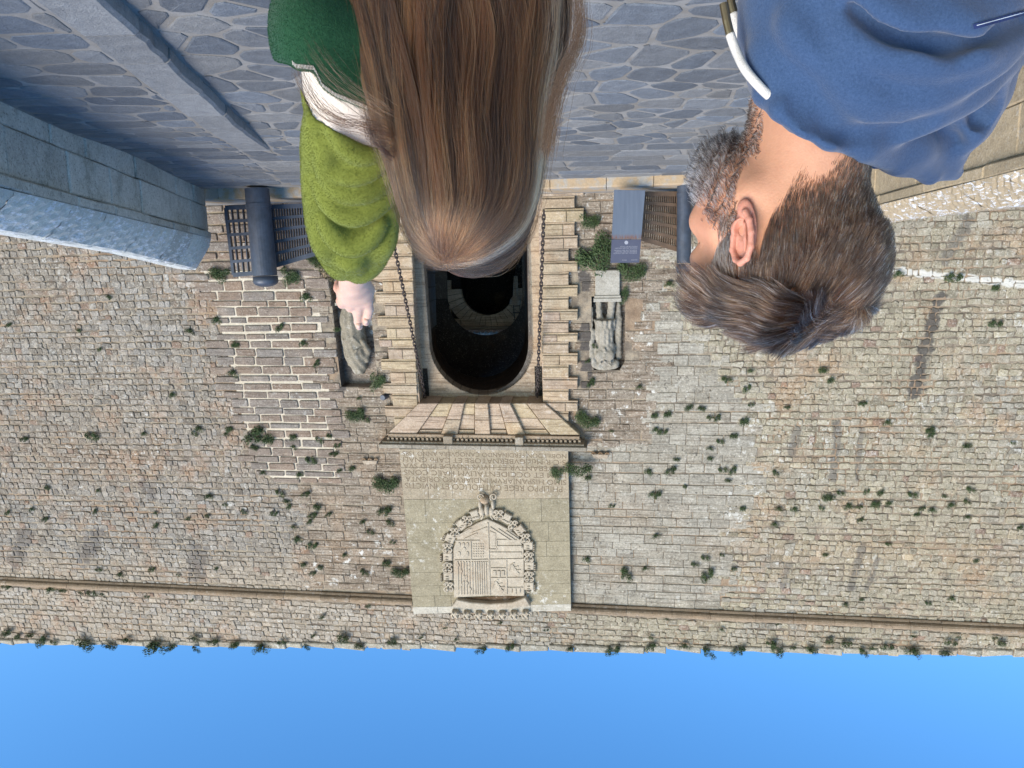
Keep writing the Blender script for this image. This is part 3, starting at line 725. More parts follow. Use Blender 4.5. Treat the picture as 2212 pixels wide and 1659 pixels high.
for cx_, cy_ in ((1030, 1160), (905, 1290)):      # rampant beasts as tapering body with limbs
    bar(cx_-30, cy_-40, cx_+18, cy_+30, 22, 'beast_body'); bar(cx_+18, cy_+30, cx_+34, cy_+38, 20, 'beast_head'); bar(cx_+6, cy_+8, cx_+44, cy_+2, 8, 'beast_leg'); bar(cx_-12, cy_-12, cx_+26, cy_-26, 8, 'beast_leg'); bar(cx_-30, cy_-38, cx_-48, cy_+10, 6, 'beast_tail'); bar(cx_-28, cy_-38, cx_-5, cy_-52, 8, 'beast_leg')
for i in range(3):
    for j in range(2):
        if not (i == 1 and j == 1): relief([(600+i*32+12*math.cos(a), 970+j*70+20*math.sin(a)) for a in np.linspace(0, 2*PI, 9)[:-1]], wS-.004, wS+.015, .004, 'shield_boss')
relief([(640+14*math.cos(a), 1005+18*math.sin(a)) for a in np.linspace(0, 2*PI, 9)[:-1]], wS-.004, wS+.016, .004, 'shield_boss')
for i in range(5):
    for j in range(6):
        relief([(712+i*18+6*math.cos(a), 965+j*19+6*math.sin(a)) for a in np.linspace(0, 2*PI, 7)[:-1]], wS-.004, wS+.012, .002, 'chequer')
relief([(838, 860), (884, 880), (884, 985), (838, 1000)], wS-.004, wS+.014, .006, 'inescutcheon')
# shade under the crown as a dark-tinted plate, crown band and florets
relief([(600, 1378), (840, 1366), (1095, 1362), (1010, 1402), (840, 1414), (690, 1402)], NPN-.005, wS-.045, .004, 'crown_hollow_shade', (.12, .07, .035))
relief([(585, 1392), (690, 1412), (840, 1424), (1010, 1412), (1110, 1375), (1150, 1440), (1000, 1462), (840, 1470), (690, 1462), (545, 1445)], NPN-.005, wS+.07, .015, 'crown_band')
def blob(mb, x, y, rx, ry, h, tint=CST, seg=8, w=NPN):
    c = z7p(x, y, w); ex = abs(z7p(x+rx, y, w)[0]-c[0]); ey = abs(z7p(x, y+ry, w)[1]-c[1]); vs = []; 
    for j, (k, hh) in enumerate(((1, 0), (.92, h*.5), (.6, h*.9))):
        vs += [WF.pt(c[0]+ex*k*math.cos(2*PI*i/seg), c[1]+ey*k*math.sin(2*PI*i/seg), w+hh) for i in range(seg)]
    vs.append(WF.pt(*c, w+h)); fs = [(j*seg+i, j*seg+(i+1) % seg, (j+1)*seg+(i+1) % seg, (j+1)*seg+i) for j in range(2) for i in range(seg)]+[(2*seg+i, 2*seg+(i+1) % seg, 3*seg) for i in range(seg)]
    mb.add(vs, fs, tint)
def scroll(mb, x, y, r, turns=1.3, ph=0., h=.05, tint=CST, flip=1):
    P = [];
    for a in np.linspace(0, turns*2*PI, 14):
        rr = r*(1-.72*a/(turns*2*PI)); q = z7p(x+flip*rr*math.cos(a+ph), y+rr*math.sin(a+ph), NPN+h*.6); P.append(WF.pt(*q, NPN+h*.6))
    tube(mb, P, .017, 6, tint)
for k in range(7):
    x = 575+k*90; y = 1490+10*math.sin(PI*k/6); mb = MB()
    blob(mb, x, y, 24, 30, .10); 
    for a in range(4): blob(mb, x+22*math.cos(a*PI/2+.8), y+22*math.sin(a*PI/2+.8), 13, 13, .12)
    scroll(mb, x-20, y+18, 16, h=.1); scroll(mb, x+20, y+18, 16, h=.1, flip=-1)
    mb.build('crown_floret', M['crest'], arms, smooth=True)
ring = [(520, 1290), (515, 1215), (512, 1140), (512, 1065), (512, 990), (530, 925), (570, 870), (615, 820), (665, 780), (720, 745), (905, 735), (965, 770), (1015, 815), (1065, 860), (1110, 915), (1132, 980), (1138, 1060), (1140, 1135), (1140, 1210), (1138, 1290)]
for i, (x, y) in enumerate(ring):
    mb = MB(); sgn = -1 if x < 815 else 1
    if i % 2 == 0:
        scroll(mb, x-16, y+16, 22, h=.12, ph=1); scroll(mb, x+16, y+16, 22, h=.12, flip=-1, ph=1); scroll(mb, x-16, y-16, 20, h=.12, ph=3); scroll(mb, x+16, y-16, 20, h=.12, flip=-1, ph=3); blob(mb, x, y, 14, 14, .13)
        mb.build('collar_scroll', M['crest'], arms, smooth=True)
    else:
        ang = math.atan2(y-1060, x-818) if y < 950 else (0 if sgn > 0 else PI); ca, sa = math.cos(ang), math.sin(ang)
        P = [(x+ca*u-sa*v, y+sa*u+ca*v) for u, v in ((-36, -30), (36, -30), (36, 30), (-36, 30))]
        q = sh(P, NPN+.1); ar = sum(q[j-1][0]*q[j][1]-q[j][0]*q[j-1][1] for j in range(4)); q = q if ar > 0 else q[::-1]
        prism(mb, WF, q, NPN-.005, NPN+.085, .015, CST)
        for v in (-18, 0, 18): blob(mb, x-sa*v*1.1, y+ca*v*1.1, 20, 8, .11)
        for v in (-22, -7, 7, 22): blob(mb, x+ca*46-sa*v, y+sa*46+ca*v, 11, 6, .08)
        mb.build('collar_link', M['crest'], arms, smooth=False)
mb = MB(); 
for a in (-1, 1):
    scroll(mb, 815+a*60, 740, 34, h=.1, flip=a, ph=2); blob(mb, 815+a*38, 700, 26, 40, .1); scroll(mb, 815+a*52, 600, 30, h=.12, flip=a, ph=2.2); blob(mb, 815+a*50, 650, 16, 46, .1)
blob(mb, 818, 690, 22, 50, .13); blob(mb, 800, 612, 40, 34, .14, (.38, .29, .2)); mb.build('fleece_pendant', M['crest'], arms, smooth=True)
# ------------------------------------------------------------------ GROUND
gm = NT('rough_earth'); gmm = gm.done(gm.mix(gm.noise(.8, 5), (.14, .12, .09), (.22, .19, .14)), 1.0, gm.bump(gm.noise(4, 5), .6, .1))
mb = MB(); mb.add([(-400, -400, -.35), (400, -400, -.35), (400, 400, -.35), (-400, 400, -.35)], [(0, 1, 2, 3)]); tag(mb.build('ground', gmm), kind='structure')
pm = NT('paving_joint_mortar'); a = pm.noise(3, 5); f = pm.noise(90, 4, rough=.7)
c = pm.mix(pm.ramp(a, .35, .65), (.235, .215, .185), (.30, .29, .27)); c = pm.mix(1.0, c, pm.mix(f, (.75, .75, .75), (1.2, 1.2, 1.2)), 'MULTIPLY')
M['pjoint'] = pm.done(c, .95, pm.bump(pm.math('ADD', f, pm.noise(12, 4)), .5, .01))
ps_ = NT('slate_paving_stone'); c = ps_.attr(); f = ps_.noise(70, 5, rough=.75); md = ps_.noise(9, 6, rough=.65)
c = ps_.mix(1.0, c, ps_.mix(f, (.45, .45, .45), (1.55, 1.55, 1.55)), 'MULTIPLY'); c = ps_.mix(1.0, c, ps_.mix(md, (.55, .55, .56), (1.42, 1.42, 1.4)), 'MULTIPLY')
c = ps_.mix(ps_.math('MULTIPLY', ps_.ramp(ps_.noise(3.1, 7, rough=.72), .62, .72), .45), c, (.5, .5, .5))
M['slate'] = ps_.done(c, .62, ps_.bump(ps_.math('ADD', ps_.math('MULTIPLY', f, .6), md), .9, .02), spec=.35)
# right and left boundary lines of the bridge (facing the gate)
PR0, PR1 = gnd(0, 195), gnd(440, 410)                      # foot of the parapet on the right of the walkway
PR1b = PR1.copy(); dR = (PR1-PR0); dR /= np.linalg.norm(dR); PRs = PR0-dR*5.6
PL0 = np.array([-4.1, 5.8, 0]); PL1 = np.array([-4.39, 8.74, 0]); dL = (PL1-PL0)/np.linalg.norm(PL1-PL0); PLs = PL0-dL*5.6; PL2 = PL0+dL*6.9
STEP = 12.35
def xr_at(y): return PR0[0]+(y-PR0[1])*dR[0]/dR[1]
def xl_at(y): return PL0[0]+(y-PL0[1])*dL[0]/dL[1]
K0, K1 = gnd(262, 0), gnd(585, 322)
def xk_at(y): return K0[0]+(y-K0[1])*(K1[0]-K0[0])/(K1[1]-K0[1])
KW = .36
YS = K1[1]+.02
GF = Frame((0, 0, 0), (1, 0, 0), (0, 1, 0), (0, 0, 1))
pav = tag(bpy.data.objects.new('pavement', None), kind='structure'); col.objects.link(pav)
mb = MB(); mb.add([(-6.5, -3, 0), (7.5, -3, 0), (7.5, STEP+.3, 0), (-6.5, STEP+.3, 0)], [(0, 1, 2, 3)]); mb.add([(-6.5, -3, -.35), (7.5, -3, -.35), (7.5, -3, 0), (-6.5, -3, 0)], [(0, 1, 2, 3)])
tag(mb.build('joint_mortar', M['pjoint'], pav))
def clip(poly, a, b, c):            # keep a*x+b*y<=c
    out = []
    for i in range(len(poly)):
        p, q = poly[i-1], poly[i]; dp, dq = a*p[0]+b*p[1]-c, a*q[0]+b*q[1]-c
        if (dp <= 0) != (dq <= 0):
            k = dp/(dp-dq); out.append((p[0]+(q[0]-p[0])*k, p[1]+(q[1]-p[1])*k))
        if dq <= 0: out.append(q)
    return out
def voronoi_cells(P, bounds, stretch=(1, 1), nb=14):
    P = np.array(P); Q = P*np.array(stretch); cells = []
    for i in range(len(P)):
        d = ((Q-Q[i])**2).sum(1); idx = np.argsort(d)[1:nb+8]
        poly = [(bounds[0], bounds[2]), (bounds[1], bounds[2]), (bounds[1], bounds[3]), (bounds[0], bounds[3])]
        for j in idx:
            n_ = Q[j]-Q[i]; c_ = (Q[j]@Q[j]-Q[i]@Q[i])/2
            poly = clip(poly, n_[0]*stretch[0], n_[1]*stretch[1], c_)
            if len(poly) < 3: break
        cells.append(poly)
    return cells
def shrink_poly(poly, d):
    n = len(poly); area = 0
    P = [np.array(p) for p in poly]; c = np.mean(P, axis=0); out = list(poly)
    res = [tuple(p) for p in P]
    for i in range(n):
        p, q = P[i-1], P[i]; e = q-p; L = np.linalg.norm(e)
        if L < 1e-6: continue
        nx, ny = e[1]/L, -e[0]/L
        if (c-p)@np.array([nx, ny]) > 0: nx, ny = -nx, -ny
        res = clip(res, nx, ny, nx*p[0]+ny*p[1]-d)
        if len(res) < 3: return None
    return res
def roundify(poly, r):
    out = []; n = len(poly)
    for i in range(n):
        p0, p1, p2 = [np.array(poly[k % n]) for k in (i-1, i, i+1)]
        a = min(r, np.linalg.norm(p0-p1)*.4)/max(np.linalg.norm(p0-p1), 1e-6); b = min(r, np.linalg.norm(p2-p1)*.4)/max(np.linalg.norm(p2-p1), 1e-6)
        out += [tuple(p1+(p0-p1)*a), tuple(p1+(p2-p1)*b)]
    return out
pstones = []
def pave(poly, z, gap, tintf):
    q = shrink_poly(poly, gap)
    if q is None or len(q) < 3: return
    q2 = roundify(q, .05)
    A = .5*abs(sum(q2[i-1][0]*q2[i][1]-q2[i][0]*q2[i-1][1] for i in range(len(q2))))
    if A < .004: return
    q2 = [(p[0]+random.uniform(-.008, .008), p[1]+random.uniform(-.008, .008)) for p in q2]
    pstones.append((q2, z, tintf(), A, np.mean(q2, axis=0)))
def slate():
    r = random.random(); c = lerp(np.array([.135, .155, .18]), np.array([.215, .215, .21]), r)
    return tuple(c*random.uniform(.75, 1.25))
# crazy paving between the left parapet and the kerb
P = []; y = -1.2
while y < YS-.1:
    x = -5.2
    while x < 3.4:
        P.append((x+random.uniform(-.2, .2), y+random.uniform(-.2, .2))); x += random.uniform(.22, .6)
    y += random.uniform(.22, .38)
cells = voronoi_cells(P, (-6, 4, -2, YS), (1., 1.15))
for poly in cells:
    if len(poly) < 3: continue
    dk_, c_ = (1, -(K1[0]-K0[0])/(K1[1]-K0[1])), K0[0]-K0[1]*(K1[0]-K0[0])/(K1[1]-K0[1])
    poly = clip(poly, dk_[0], dk_[1], c_-.01)
    if len(poly) >= 3: poly = clip(poly, -1, dL[0]/dL[1], -(PL0[0]-PL0[1]*dL[0]/dL[1]))
    if len(poly) >= 3: pave(poly, .006, .019, slate)
# walkway behind the kerb
def taper(y): return .085*min(1, max(0, (YS-.0-y)/1.6))+.001
P = []; y = -1.2
while y < STEP:
    x = 1.0; off = random.random()*.4
    while x < 6.6:
        P.append((x+off+random.uniform(-.07, .07), y+random.uniform(-.04, .04))); x += random.uniform(.42, .75)
    y += .30
cells = voronoi_cells(P, (0, 7.5, -2, STEP-.02), (1, 2.0))
kk = (K1[0]-K0[0])/(K1[1]-K0[1])
for poly in cells:
    if len(poly) < 3: continue
    poly = clip(poly, -1, kk, -(K0[0]-K0[1]*kk+KW+.012))
    if len(poly) >= 3: poly = clip(poly, 1, -dR[0]/dR[1], PR0[0]-PR0[1]*dR[0]/dR[1])
    if len(poly) >= 3: pave(poly, 'walk', .015, slate)
# long slabs in rows near the gate
y = YS+.02; r = 0
while y < STEP-.05:
    h = random.uniform(.34, .5) if r else .42; x = -5.2-random.random()
    y1 = min(y+h, STEP-.02)
    while x < xk_at(y)+KW:
        w = random.uniform(.7, 1.5) if r < 2 else random.uniform(.5, 1.1); e = min(x+w, xk_at((y+y1)/2)+KW); j = random.uniform(-.12, .12)
        sl = -.042
        pave([(x+.15*random.uniform(-1, 1), y), (e+j*.5, y), (e-j*.5, y1), (x, y1)], .006, .012, slate); x += w
    y = y1; r += 1
def pave_mesh(mb, st):
    q, z, t, A, c = st; n = len(q)
    area = sum(q[i-1][0]*q[i][1]-q[i][0]*q[i-1][1] for i in range(n)); q = q if area > 0 else q[::-1]
    ip = inset(q, .012); zz = (lambda y: taper(y)+.006) if z == 'walk' else (lambda y: z)
    dz = random.uniform(-.003, .004)
    vs = [(p[0], p[1], zz(p[1])-.02) for p in q]+[(p[0], p[1], zz(p[1])-.004+dz) for p in q]+[(p[0], p[1], zz(p[1])+dz+random.uniform(-.002, .003)) for p in ip]
    vs.append((c[0], c[1], zz(c[1])+dz+random.uniform(0, .006)))
    fs = [(k+i, k+(i+1) % n, k+n+(i+1) % n, k+n+i) for k in (0, n) for i in range(n)]+[(2*n+i, 2*n+(i+1) % n, 3*n) for i in range(n)]
    mb.add(vs, fs, t)
def pvis(st):
    c = st[4]
    if c[1] < .5: return -1
    x, y = proj((c[0], c[1], 0)); return st[3]/c[1]**3 if -60 < x < 2270 and -60 < y < 430 else -1
pstones.sort(key=lambda st: -pvis(st)); pr = MB()
for i, st in enumerate(pstones):
    if i < 298 and pvis(st) > 0: mb = MB(); pave_mesh(mb, st); mb.build('paving_stone', M['slate'], pav)
    else: pave_mesh(pr, st)
tag(pr.build('small_paving', M['slate'], pav), kind='stuff')
# raised bed of the walkway and its kerb stones
wkm = MB(); ys = [-2]+list(np.linspace(YS-1.7, YS+.3, 9))+[STEP]
for y0, y1 in zip(ys, ys[1:]):
    wkm.add([(xk_at(y0)+.02, y0, taper(y0)+.002), (xr_at(y0)+.3, y0, taper(y0)+.002), (xr_at(y1)+.3, y1, taper(y1)+.002), (xk_at(y1)+.02, y1, taper(y1)+.002)], [(0, 1, 2, 3)])
wkm.build('walkway_mortar', M['pjoint'], pav)
kerb = tag(bpy.data.objects.new('kerb', None), kind='structure'); col.objects.link(kerb)
y = -1.5
while y < YS-.05:
    L = random.uniform(.55, .95); y1 = min(y+L, YS); mb = MB(); g = .006; j = lambda: random.uniform(-.012, .012)
    n_ = 5; A_ = []; jl = [j() for _ in range(n_)]
    for i in range(n_):
        yy_ = y+g+(y1-y-2*g)*i/(n_-1); x0 = xk_at(yy_)+jl[i]; z = taper(yy_)+.016
        A_ += [(x0, yy_, -.01), (x0+.004, yy_, z-.022), (x0+.03, yy_, z), (x0+KW-.02, yy_, z+.001), (x0+KW-.012, yy_, z-.02)]
    fs = [(i*5+k, (i+1)*5+k, (i+1)*5+k+1, i*5+k+1)[::-1] for i in range(n_-1) for k in range(4)]+[(0, 1, 2, 3, 4), tuple((n_-1)*5+k for k in (4, 3, 2, 1, 0))]
    tn = random.uniform(.85, 1.15); mb.add(A_, fs, (.27*tn, .275*tn, .275*tn)); mb.build('kerb_stone', M['slate'], kerb); y = y1
# stone sill (step) across the bridge end and platform to the wall
sill = tag(bpy.data.objects.new('steps', None), kind='structure'); col.objects.link(sill)
SC = gnd(800, 404); a_ = wa
SF = Frame(gnd(1040, 392), wa, np.array([0, 0, 1.]), np.cross(wa, np.array([0, 0, 1.])))
s = SF.px(1960, 380)[0]-1.0
MS = NT('sill_sandstone'); c = MS.attr(); zz = MS.N('SeparateXYZ'); MS.l.new(MS.pos, zz.inputs[0])
f = MS.noise(40, 4); b_ = MS.noise(4.5, 5)
c = MS.mix(MS.ramp(b_, .42, .58), c, (.40, .30, .19)); c = MS.mix(1.0, c, MS.mix(f, (.7, .7, .7), (1.3, 1.3, 1.3)), 'MULTIPLY')
MS = MS.done(c, .9, MS.bump(MS.math('ADD', f, b_), .5, .015))
while s < SF.px(430, 405)[0]+.2:
    L = random.uniform(.7, 1.1); tn = random.uniform(.9, 1.12); mb = MB()
    Fx = SF; prof = [(0, -.3), (0, .135), (-.02, .155), (-.1, .162), (-.5, .165), (-.5, -.3)]
    vs = [Fx.pt(q, p[1], p[0]+jj) for q, jj in ((s+.005, 0), (s+L-.005, 0)) for p in prof]; n_ = len(prof)
    mb.add(vs, [(i, i+n_, i+n_+1, i+1) for i in range(n_-1)]+[tuple(range(n_)), tuple(range(2*n_-1, n_-1, -1))], (.36*tn, .34*tn, .30*tn)); mb.build('sill_stone', MS, sill); s += L
mb = MB(); mb.add([SF.pt(-8, .158, -.3), SF.pt(8, .158, -.3), SF.pt(8, .158, -9), SF.pt(-8, .158, -9)], [(0, 1, 2, 3)]); mb.build('platform', M['pjoint'], sill)
# ------------------------------------------------------------------ PARAPETS
crm = NT('flaking_limewash_stone')
v_ = crm.vm('MULTIPLY', crm.pos, (1, 1, 1)); n1 = crm.noise(1.0, 6, vec=crm.vm('MULTIPLY', crm.pos, (24, 9, 30)), rough=.8, dist=.5); n2 = crm.noise(3.5, 5); n3 = crm.noise(70, 4, rough=.7)
c = crm.mix(1.0, crm.attr(), crm.mix(n3, (.6, .6, .6), (1.4, 1.4, 1.4)), 'MULTIPLY')
c = crm.mix(crm.ramp(crm.math('ADD', n1, crm.math('MULTIPLY', n2, .35)), .715, .75), c, (.70, .72, .74))
M['crust'] = crm.done(c, .9, crm.bump(crm.math('ADD', n1, n3), .6, .02))
def parapet(name, P0, d, L, nrm, tab_top, label, tone, pm_=None):
    up = np.array([0, 0, 1.]); a = d*(1 if np.dot(np.cross(d, up), nrm) > 0 else -1)
    st = P0 if a is d or np.allclose(a, d) else P0+d*L
    F = Frame(st, a, up, nrm); fl = not np.allclose(a, d)
    root = thing(name, P0+d*L*.6, label, 'parapet')
    def T(s): return interp((L-s) if fl else s, tab_top)
    courses = [(-.3, .27, .55, 1.0), (.27, .70, .7, 1.25), (.70, .82, .8, 1.3)]
    for ci, (t0, t1, w0, w1) in enumerate(courses):
        s = -random.random()*w1
        while s < L:
            w = random.uniform(w0, w1); a0, a1 = max(s, 0), min(s+w, L); s += w
            if a1-a0 < .05: continue
            mb = MB(); pro = (.0, .012, .05)[ci]; nB = 6; tn = np.array(tone)*random.uniform(.85, 1.15)
            j = [random.uniform(-.008, .008) for _ in range(40)]
            pts = [(a0+.008, t0+.006+j[0]), (lerp(a0, a1, .5), t0+.006+j[4]), (a1-.008, t0+.006+j[1]), (a1-.008+j[6], t1-.006+j[2]), (lerp(a0, a1, .5), t1-.006+j[5]), (a0+.008+j[7], t1-.006+j[3])]
            prism(mb, F, pts, -.12, pro+random.uniform(-.01, .012), .014, tuple(tn)); mb.build('parapet_block', pm_ or M['parapet'], root)
    mb = MB(); box(mb, F, .01, L-.01, -.3, .8, -.5, -.1, 0, (.25, .24, .2)); mb.build('parapet_core', M['mortar'], root)
    # sloping coping blocks with a crumbling limewashed face
    s = 0
    while s < L-.02:
        w = random.uniform(.8, 1.4); e = min(s+w, L); mb = MB(); nx, ny = max(4, int((e-s)/.05)), 12
        vs = []; 
        for i in range(nx+1):
            for jn in range(ny+1):
                u = s+.003+(e-s-.006)*i/nx; v = jn/ny; tp = T(u)
                if v < .7: k = v/.7; t_ = .82+(tp-.82)*k; n_ = .055-.30*k**1.3
                else: k = (v-.7)/.3; t_ = tp-.02*k; n_ = -.245-.27*k
                h = .014*(math.sin(u*23+v*9)*math.cos(v*31-u*11)+.7*math.sin(u*61+v*47)+random.uniform(-.5, .5)) if 0 < jn < ny else 0
                vs.append(F.pt(u, t_+h*.4, n_+h*.6))
        fs = [(i*(ny+1)+k, (i+1)*(ny+1)+k, (i+1)*(ny+1)+k+1, i*(ny+1)+k+1) for i in range(nx) for k in range(ny)]
        mb.add(vs, fs, tuple(np.array(tone)*random.uniform(.85, 1.1)))
        q = [F.pt(s+.003, .82, -.5), F.pt(e-.003, .82, -.5), F.pt(e-.003, T(e)-.02, -.515), F.pt(s+.003, T(s)-.02, -.515)]; mb.add(q, [(3, 2, 1, 0)], tuple(tone))
        for u in (s+.003, e-.003):
            pr_ = [(.82, .055), (lerp(.82, T(u), .5), -.08), (T(u), -.245), (T(u)-.02, -.515), (.82, -.5)]; mb.add([F.pt(u, *p) for p in pr_], [(0, 1, 2, 3, 4)], tuple(tone))
        mb.build('coping_block', M['crust'], root); s = e
    return root, F
nR = np.array([-dR[1], dR[0], 0]); nL = np.array([dL[1], -dL[0], 0])
LR = np.linalg.norm(PR1-PRs)+.05
parapet('bridge_parapet', PRs, dR, LR, nR, [(0, 1.0), (5.6, 1.12), (9, 1.2), (12.2, 1.36)], 'grey stone bridge parapet with flaking white coping ending at the round steel bollard', (.50, .51, .47))
LL = np.linalg.norm(PL2-PLs)
parapet('bridge_parapet', PLs, dL, LL, nL, [(0, 1.05), (5.6, 1.08), (9, .98), (12.5, .98)], 'brownish stone bridge parapet with sloped white-stained coping behind the bearded man', (.44, .35, .23), M['tanparapet'])
# ------------------------------------------------------------------ IRON GATES, BOLLARDS, BOARD
def vplane(d):                                # vertical plane facing the viewer at distance d
    return Frame((0, d, 0), (1, 0, 0), (0, 0, 1), (0, -1, 0))
def lattice(name, d, quad, rows, cols, label, mat, depth=.07, rw=.028):
    """quad: picture corners bottom-left, bottom-right, top-right, top-left (photo sense)"""
    F = vplane(d); Q = [np.array(F.px(*q)) for q in quad]
    P = lambda u, v: (Q[0]*(1-u)+Q[1]*u)*(1-v)+(Q[3]*(1-u)+Q[2]*u)*v
    c = P(.5, 0); root = thing(name, F.pt(*c), label, 'gate')
    def barr(p, q, w, dn0, dn1, nm):
        p, q = np.array(p), np.array(q); e = q-p; L = np.linalg.norm(e); n_ = np.array([-e[1], e[0]])/L*w/2
        mb = MB(); pts = [tuple(p-n_), tuple(q-n_), tuple(q+n_), tuple(p+n_)]
        ar = sum(pts[i-1][0]*pts[i][1]-pts[i][0]*pts[i-1][1] for i in range(4)); pts = pts if ar > 0 else pts[::-1]
        prism(mb, F, pts, dn0, dn1, 0); mb.build(nm, mat, root)
    for i in range(rows+1): barr(P(0, i/rows), P(1, i/rows), .075 if i in (0, rows) else .05, -.01, .022, 'rail')
    for i in range(cols+1): barr(P(i/cols, 0), P(i/cols, 1), .05 if i in (0, cols) else .014, -depth, .012, 'bar')
    return root
lattice('iron_gate', 12.75, [(583, 447), (705, 443), (705, 541), (597, 573)], 5, 21, 'open dark lattice gate leaf with a sloping top rail behind the raised green sleeve', M['steel'])
lattice('iron_gate', 12.85, [(487, 449), (536, 447), (548, 590), (504, 594)], 5, 4, 'narrow dark lattice gate leaf between parapet end and round bollard', M['steel'])
lattice('iron_gate', 12.2, [(1391, 419), (1466, 419), (1464, 539), (1386, 515)], 5, 16, 'rusty brown lattice gate leaf beside the leaning steel board', M['brownsteel'])
def bollard(d, bottom, top, rpx, label):
    b, t_ = W(*bottom, d), W(*top, d); r = rpx*d/FPX; root = thing('bollard', b, label, 'bollard'); mb = MB(); ax_ = (t_-b)/np.linalg.norm(t_-b); H = np.linalg.norm(t_-b)
    tube(mb, [b-ax_*.25, b+ax_*(H-.16)], r, 28, cap=True); mb.build('post', M['steel'], root, smooth=False)
    mb = MB(); tube(mb, [b-ax_*.0, b+ax_*.06], r*1.06, 28); mb.build('foot_ring', M['steel'], root)
    mb = MB(); pts = []; rr = []
    for a in np.linspace(0, PI/2, 7): pts.append(b+ax_*(H-.14+.08+.09*math.sin(a))); rr.append(r*1.03*math.cos(a)+.002)
    tube(mb, [b+ax_*(H-.15)]+pts, [r*1.03]+rr, 28); o = mb.build('domed_cap', M['steel'], root, smooth=True)
    return root
bollard(12.45, (558, 441), (575, 616), 25, 'stout round steel bollard with domed cap standing at the end of the grey parapet')
bollard(12.0, (1478, 417), (1477, 590), 15, 'round steel post half hidden by the bearded man beside the rusty gate leaf')
# information board
BD = vplane(11.75); bc = [BD.px(*q) for q in ((1394, 411), (1327, 410), (1319, 568), (1381, 567))]
board = thing('information_board', BD.pt(*bc[0]), 'blue-grey steel information board with a rust line and small lettering by the gate', 'board')
bc = [np.array(q) for q in bc]; bt = lambda u, v: bc[0]*(1-u)*(1-v)+bc[1]*u*(1-v)+bc[2]*u*v+bc[3]*(1-u)*v
bm = NT('weathered_steel_plate'); sepz = bm.N('SeparateXYZ'); bm.l.new(bm.pos, sepz.inputs[0])
stv = bm.vm('MULTIPLY', bm.pos, (14, 14, 1.2)); c = bm.mix(bm.noise(1.5, 5, vec=stv), (.075, .095, .13), (.14, .17, .22))
zr = BD.pt(*bt(.5, .67))[2]
rk = bm.math('MULTIPLY', bm.math('SUBTRACT', 1.0, bm.ramp(bm.math('ABSOLUTE', bm.math('SUBTRACT', sepz.outputs[2], zr-.02)), .0, .07)), bm.ramp(bm.noise(3.5, 5, vec=stv), .35, .6))
c = bm.mix(bm.math('MULTIPLY', rk, .8), c, (.16, .06, .025)); MBD = bm.done(c, .5, bm.bump(bm.noise(30, 4), .1, .003), spec=.5)
mb = MB(); prism(mb, BD, [tuple(bt(*q)) for q in ((0, 0), (1, 0), (1, .665), (0, .665))][::1], -.03, .0, .003); 
ar = 0
mb.build('plate', MBD, board)
mp = NT('printed_plate'); MPP = mp.done(mp.mix(mp.noise(8, 4), (.055, .06, .10), (.085, .09, .13)), .45, spec=.5)
mb = MB(); prism(mb, BD, [tuple(bt(*q)) for q in ((0, .675), (1, .675), (1, 1), (0, 1))], -.028, .002, .003); mb.build('printed_plate', MPP, board)
ml = NT('grey_print'); MGP = ml.done((.32, .33, .38), .6)
for i, (u0, u1, v, h) in enumerate(((.08, .3, .955, .012), (.45, .6, .955, .012), (.12, .92, .86, .010), (.12, .85, .84, .010), (.12, .9, .82, .010), (.12, .88, .79, .010), (.12, .7, .77, .010))):
    q0, q1 = bt(u0, v), bt(u1, v); text_mesh(['IBIZA', 'EIVISSA', 'MURALLES RENAIXENTISTES', 'PORTAL DE SES TAULES', 'MURALLAS RENACENTISTAS', 'PUERTA PRINCIPAL DE LA CIUDAD', 'MAIN GATE OF THE WALLS'][i] if False else 'PORTAL DE SES TAULES', 'print_line', MGP, BD, min(q0[0], q1[0]), q0[1], .0035, abs(q1[0]-q0[0]), h*1.6, board, .0004)
mb = MB(); e = bt(.5, .72); mb.add([BD.pt(e[0]+.03*math.cos(a), e[1]+.03*math.sin(a), .0035) for a in np.linspace(0, 2*PI, 17)[:-1]], [tuple(range(16))]); mb.build('round_emblem', MGP, board)
# small floodlights
ft = NT('pale_grey_paint'); MFP = ft.done((.42, .43, .44), .5, spec=.5)
q = W(352, 552, 12.6); root = thing('floodlight', q, 'small pale grey floodlight box on top of the stained parapet', 'lamp'); LF = Frame(q, wa, (0, 0, 1), wnrm)
mb = MB(); prism(mb, LF, [(-.11, -.1), (.12, -.1), (.14, .06), (-.02, .10), (-.13, .02)], -.08, .06, .01, (.4, .4, .4)); mb.build('housing', MFP, root)
mb = MB(); box(mb, LF, -.02, .02, -.2, -.09, -.03, 0); mb.build('bracket', M['steel'], root)
q = WF.pt(*WF.px(832, 858, .08), .08); root = thing('spotlight', q, 'small dark spotlight on the wall below the left corner of the cornice', 'lamp')
if True:
    LF = Frame(q, wa, wb, wnrm); mb = MB(); tube(mb, [LF.pt(0, 0, -.06), LF.pt(.02, -.02, .08), LF.pt(.022, -.022, .1)], [.055, .06, .05], 14); mb.build('lamp_head', M['steel'], root)
    mb = MB(); box(mb, LF, -.03, .03, -.03, .03, -.09, -.05); mb.build('mount', M['steel'], root)
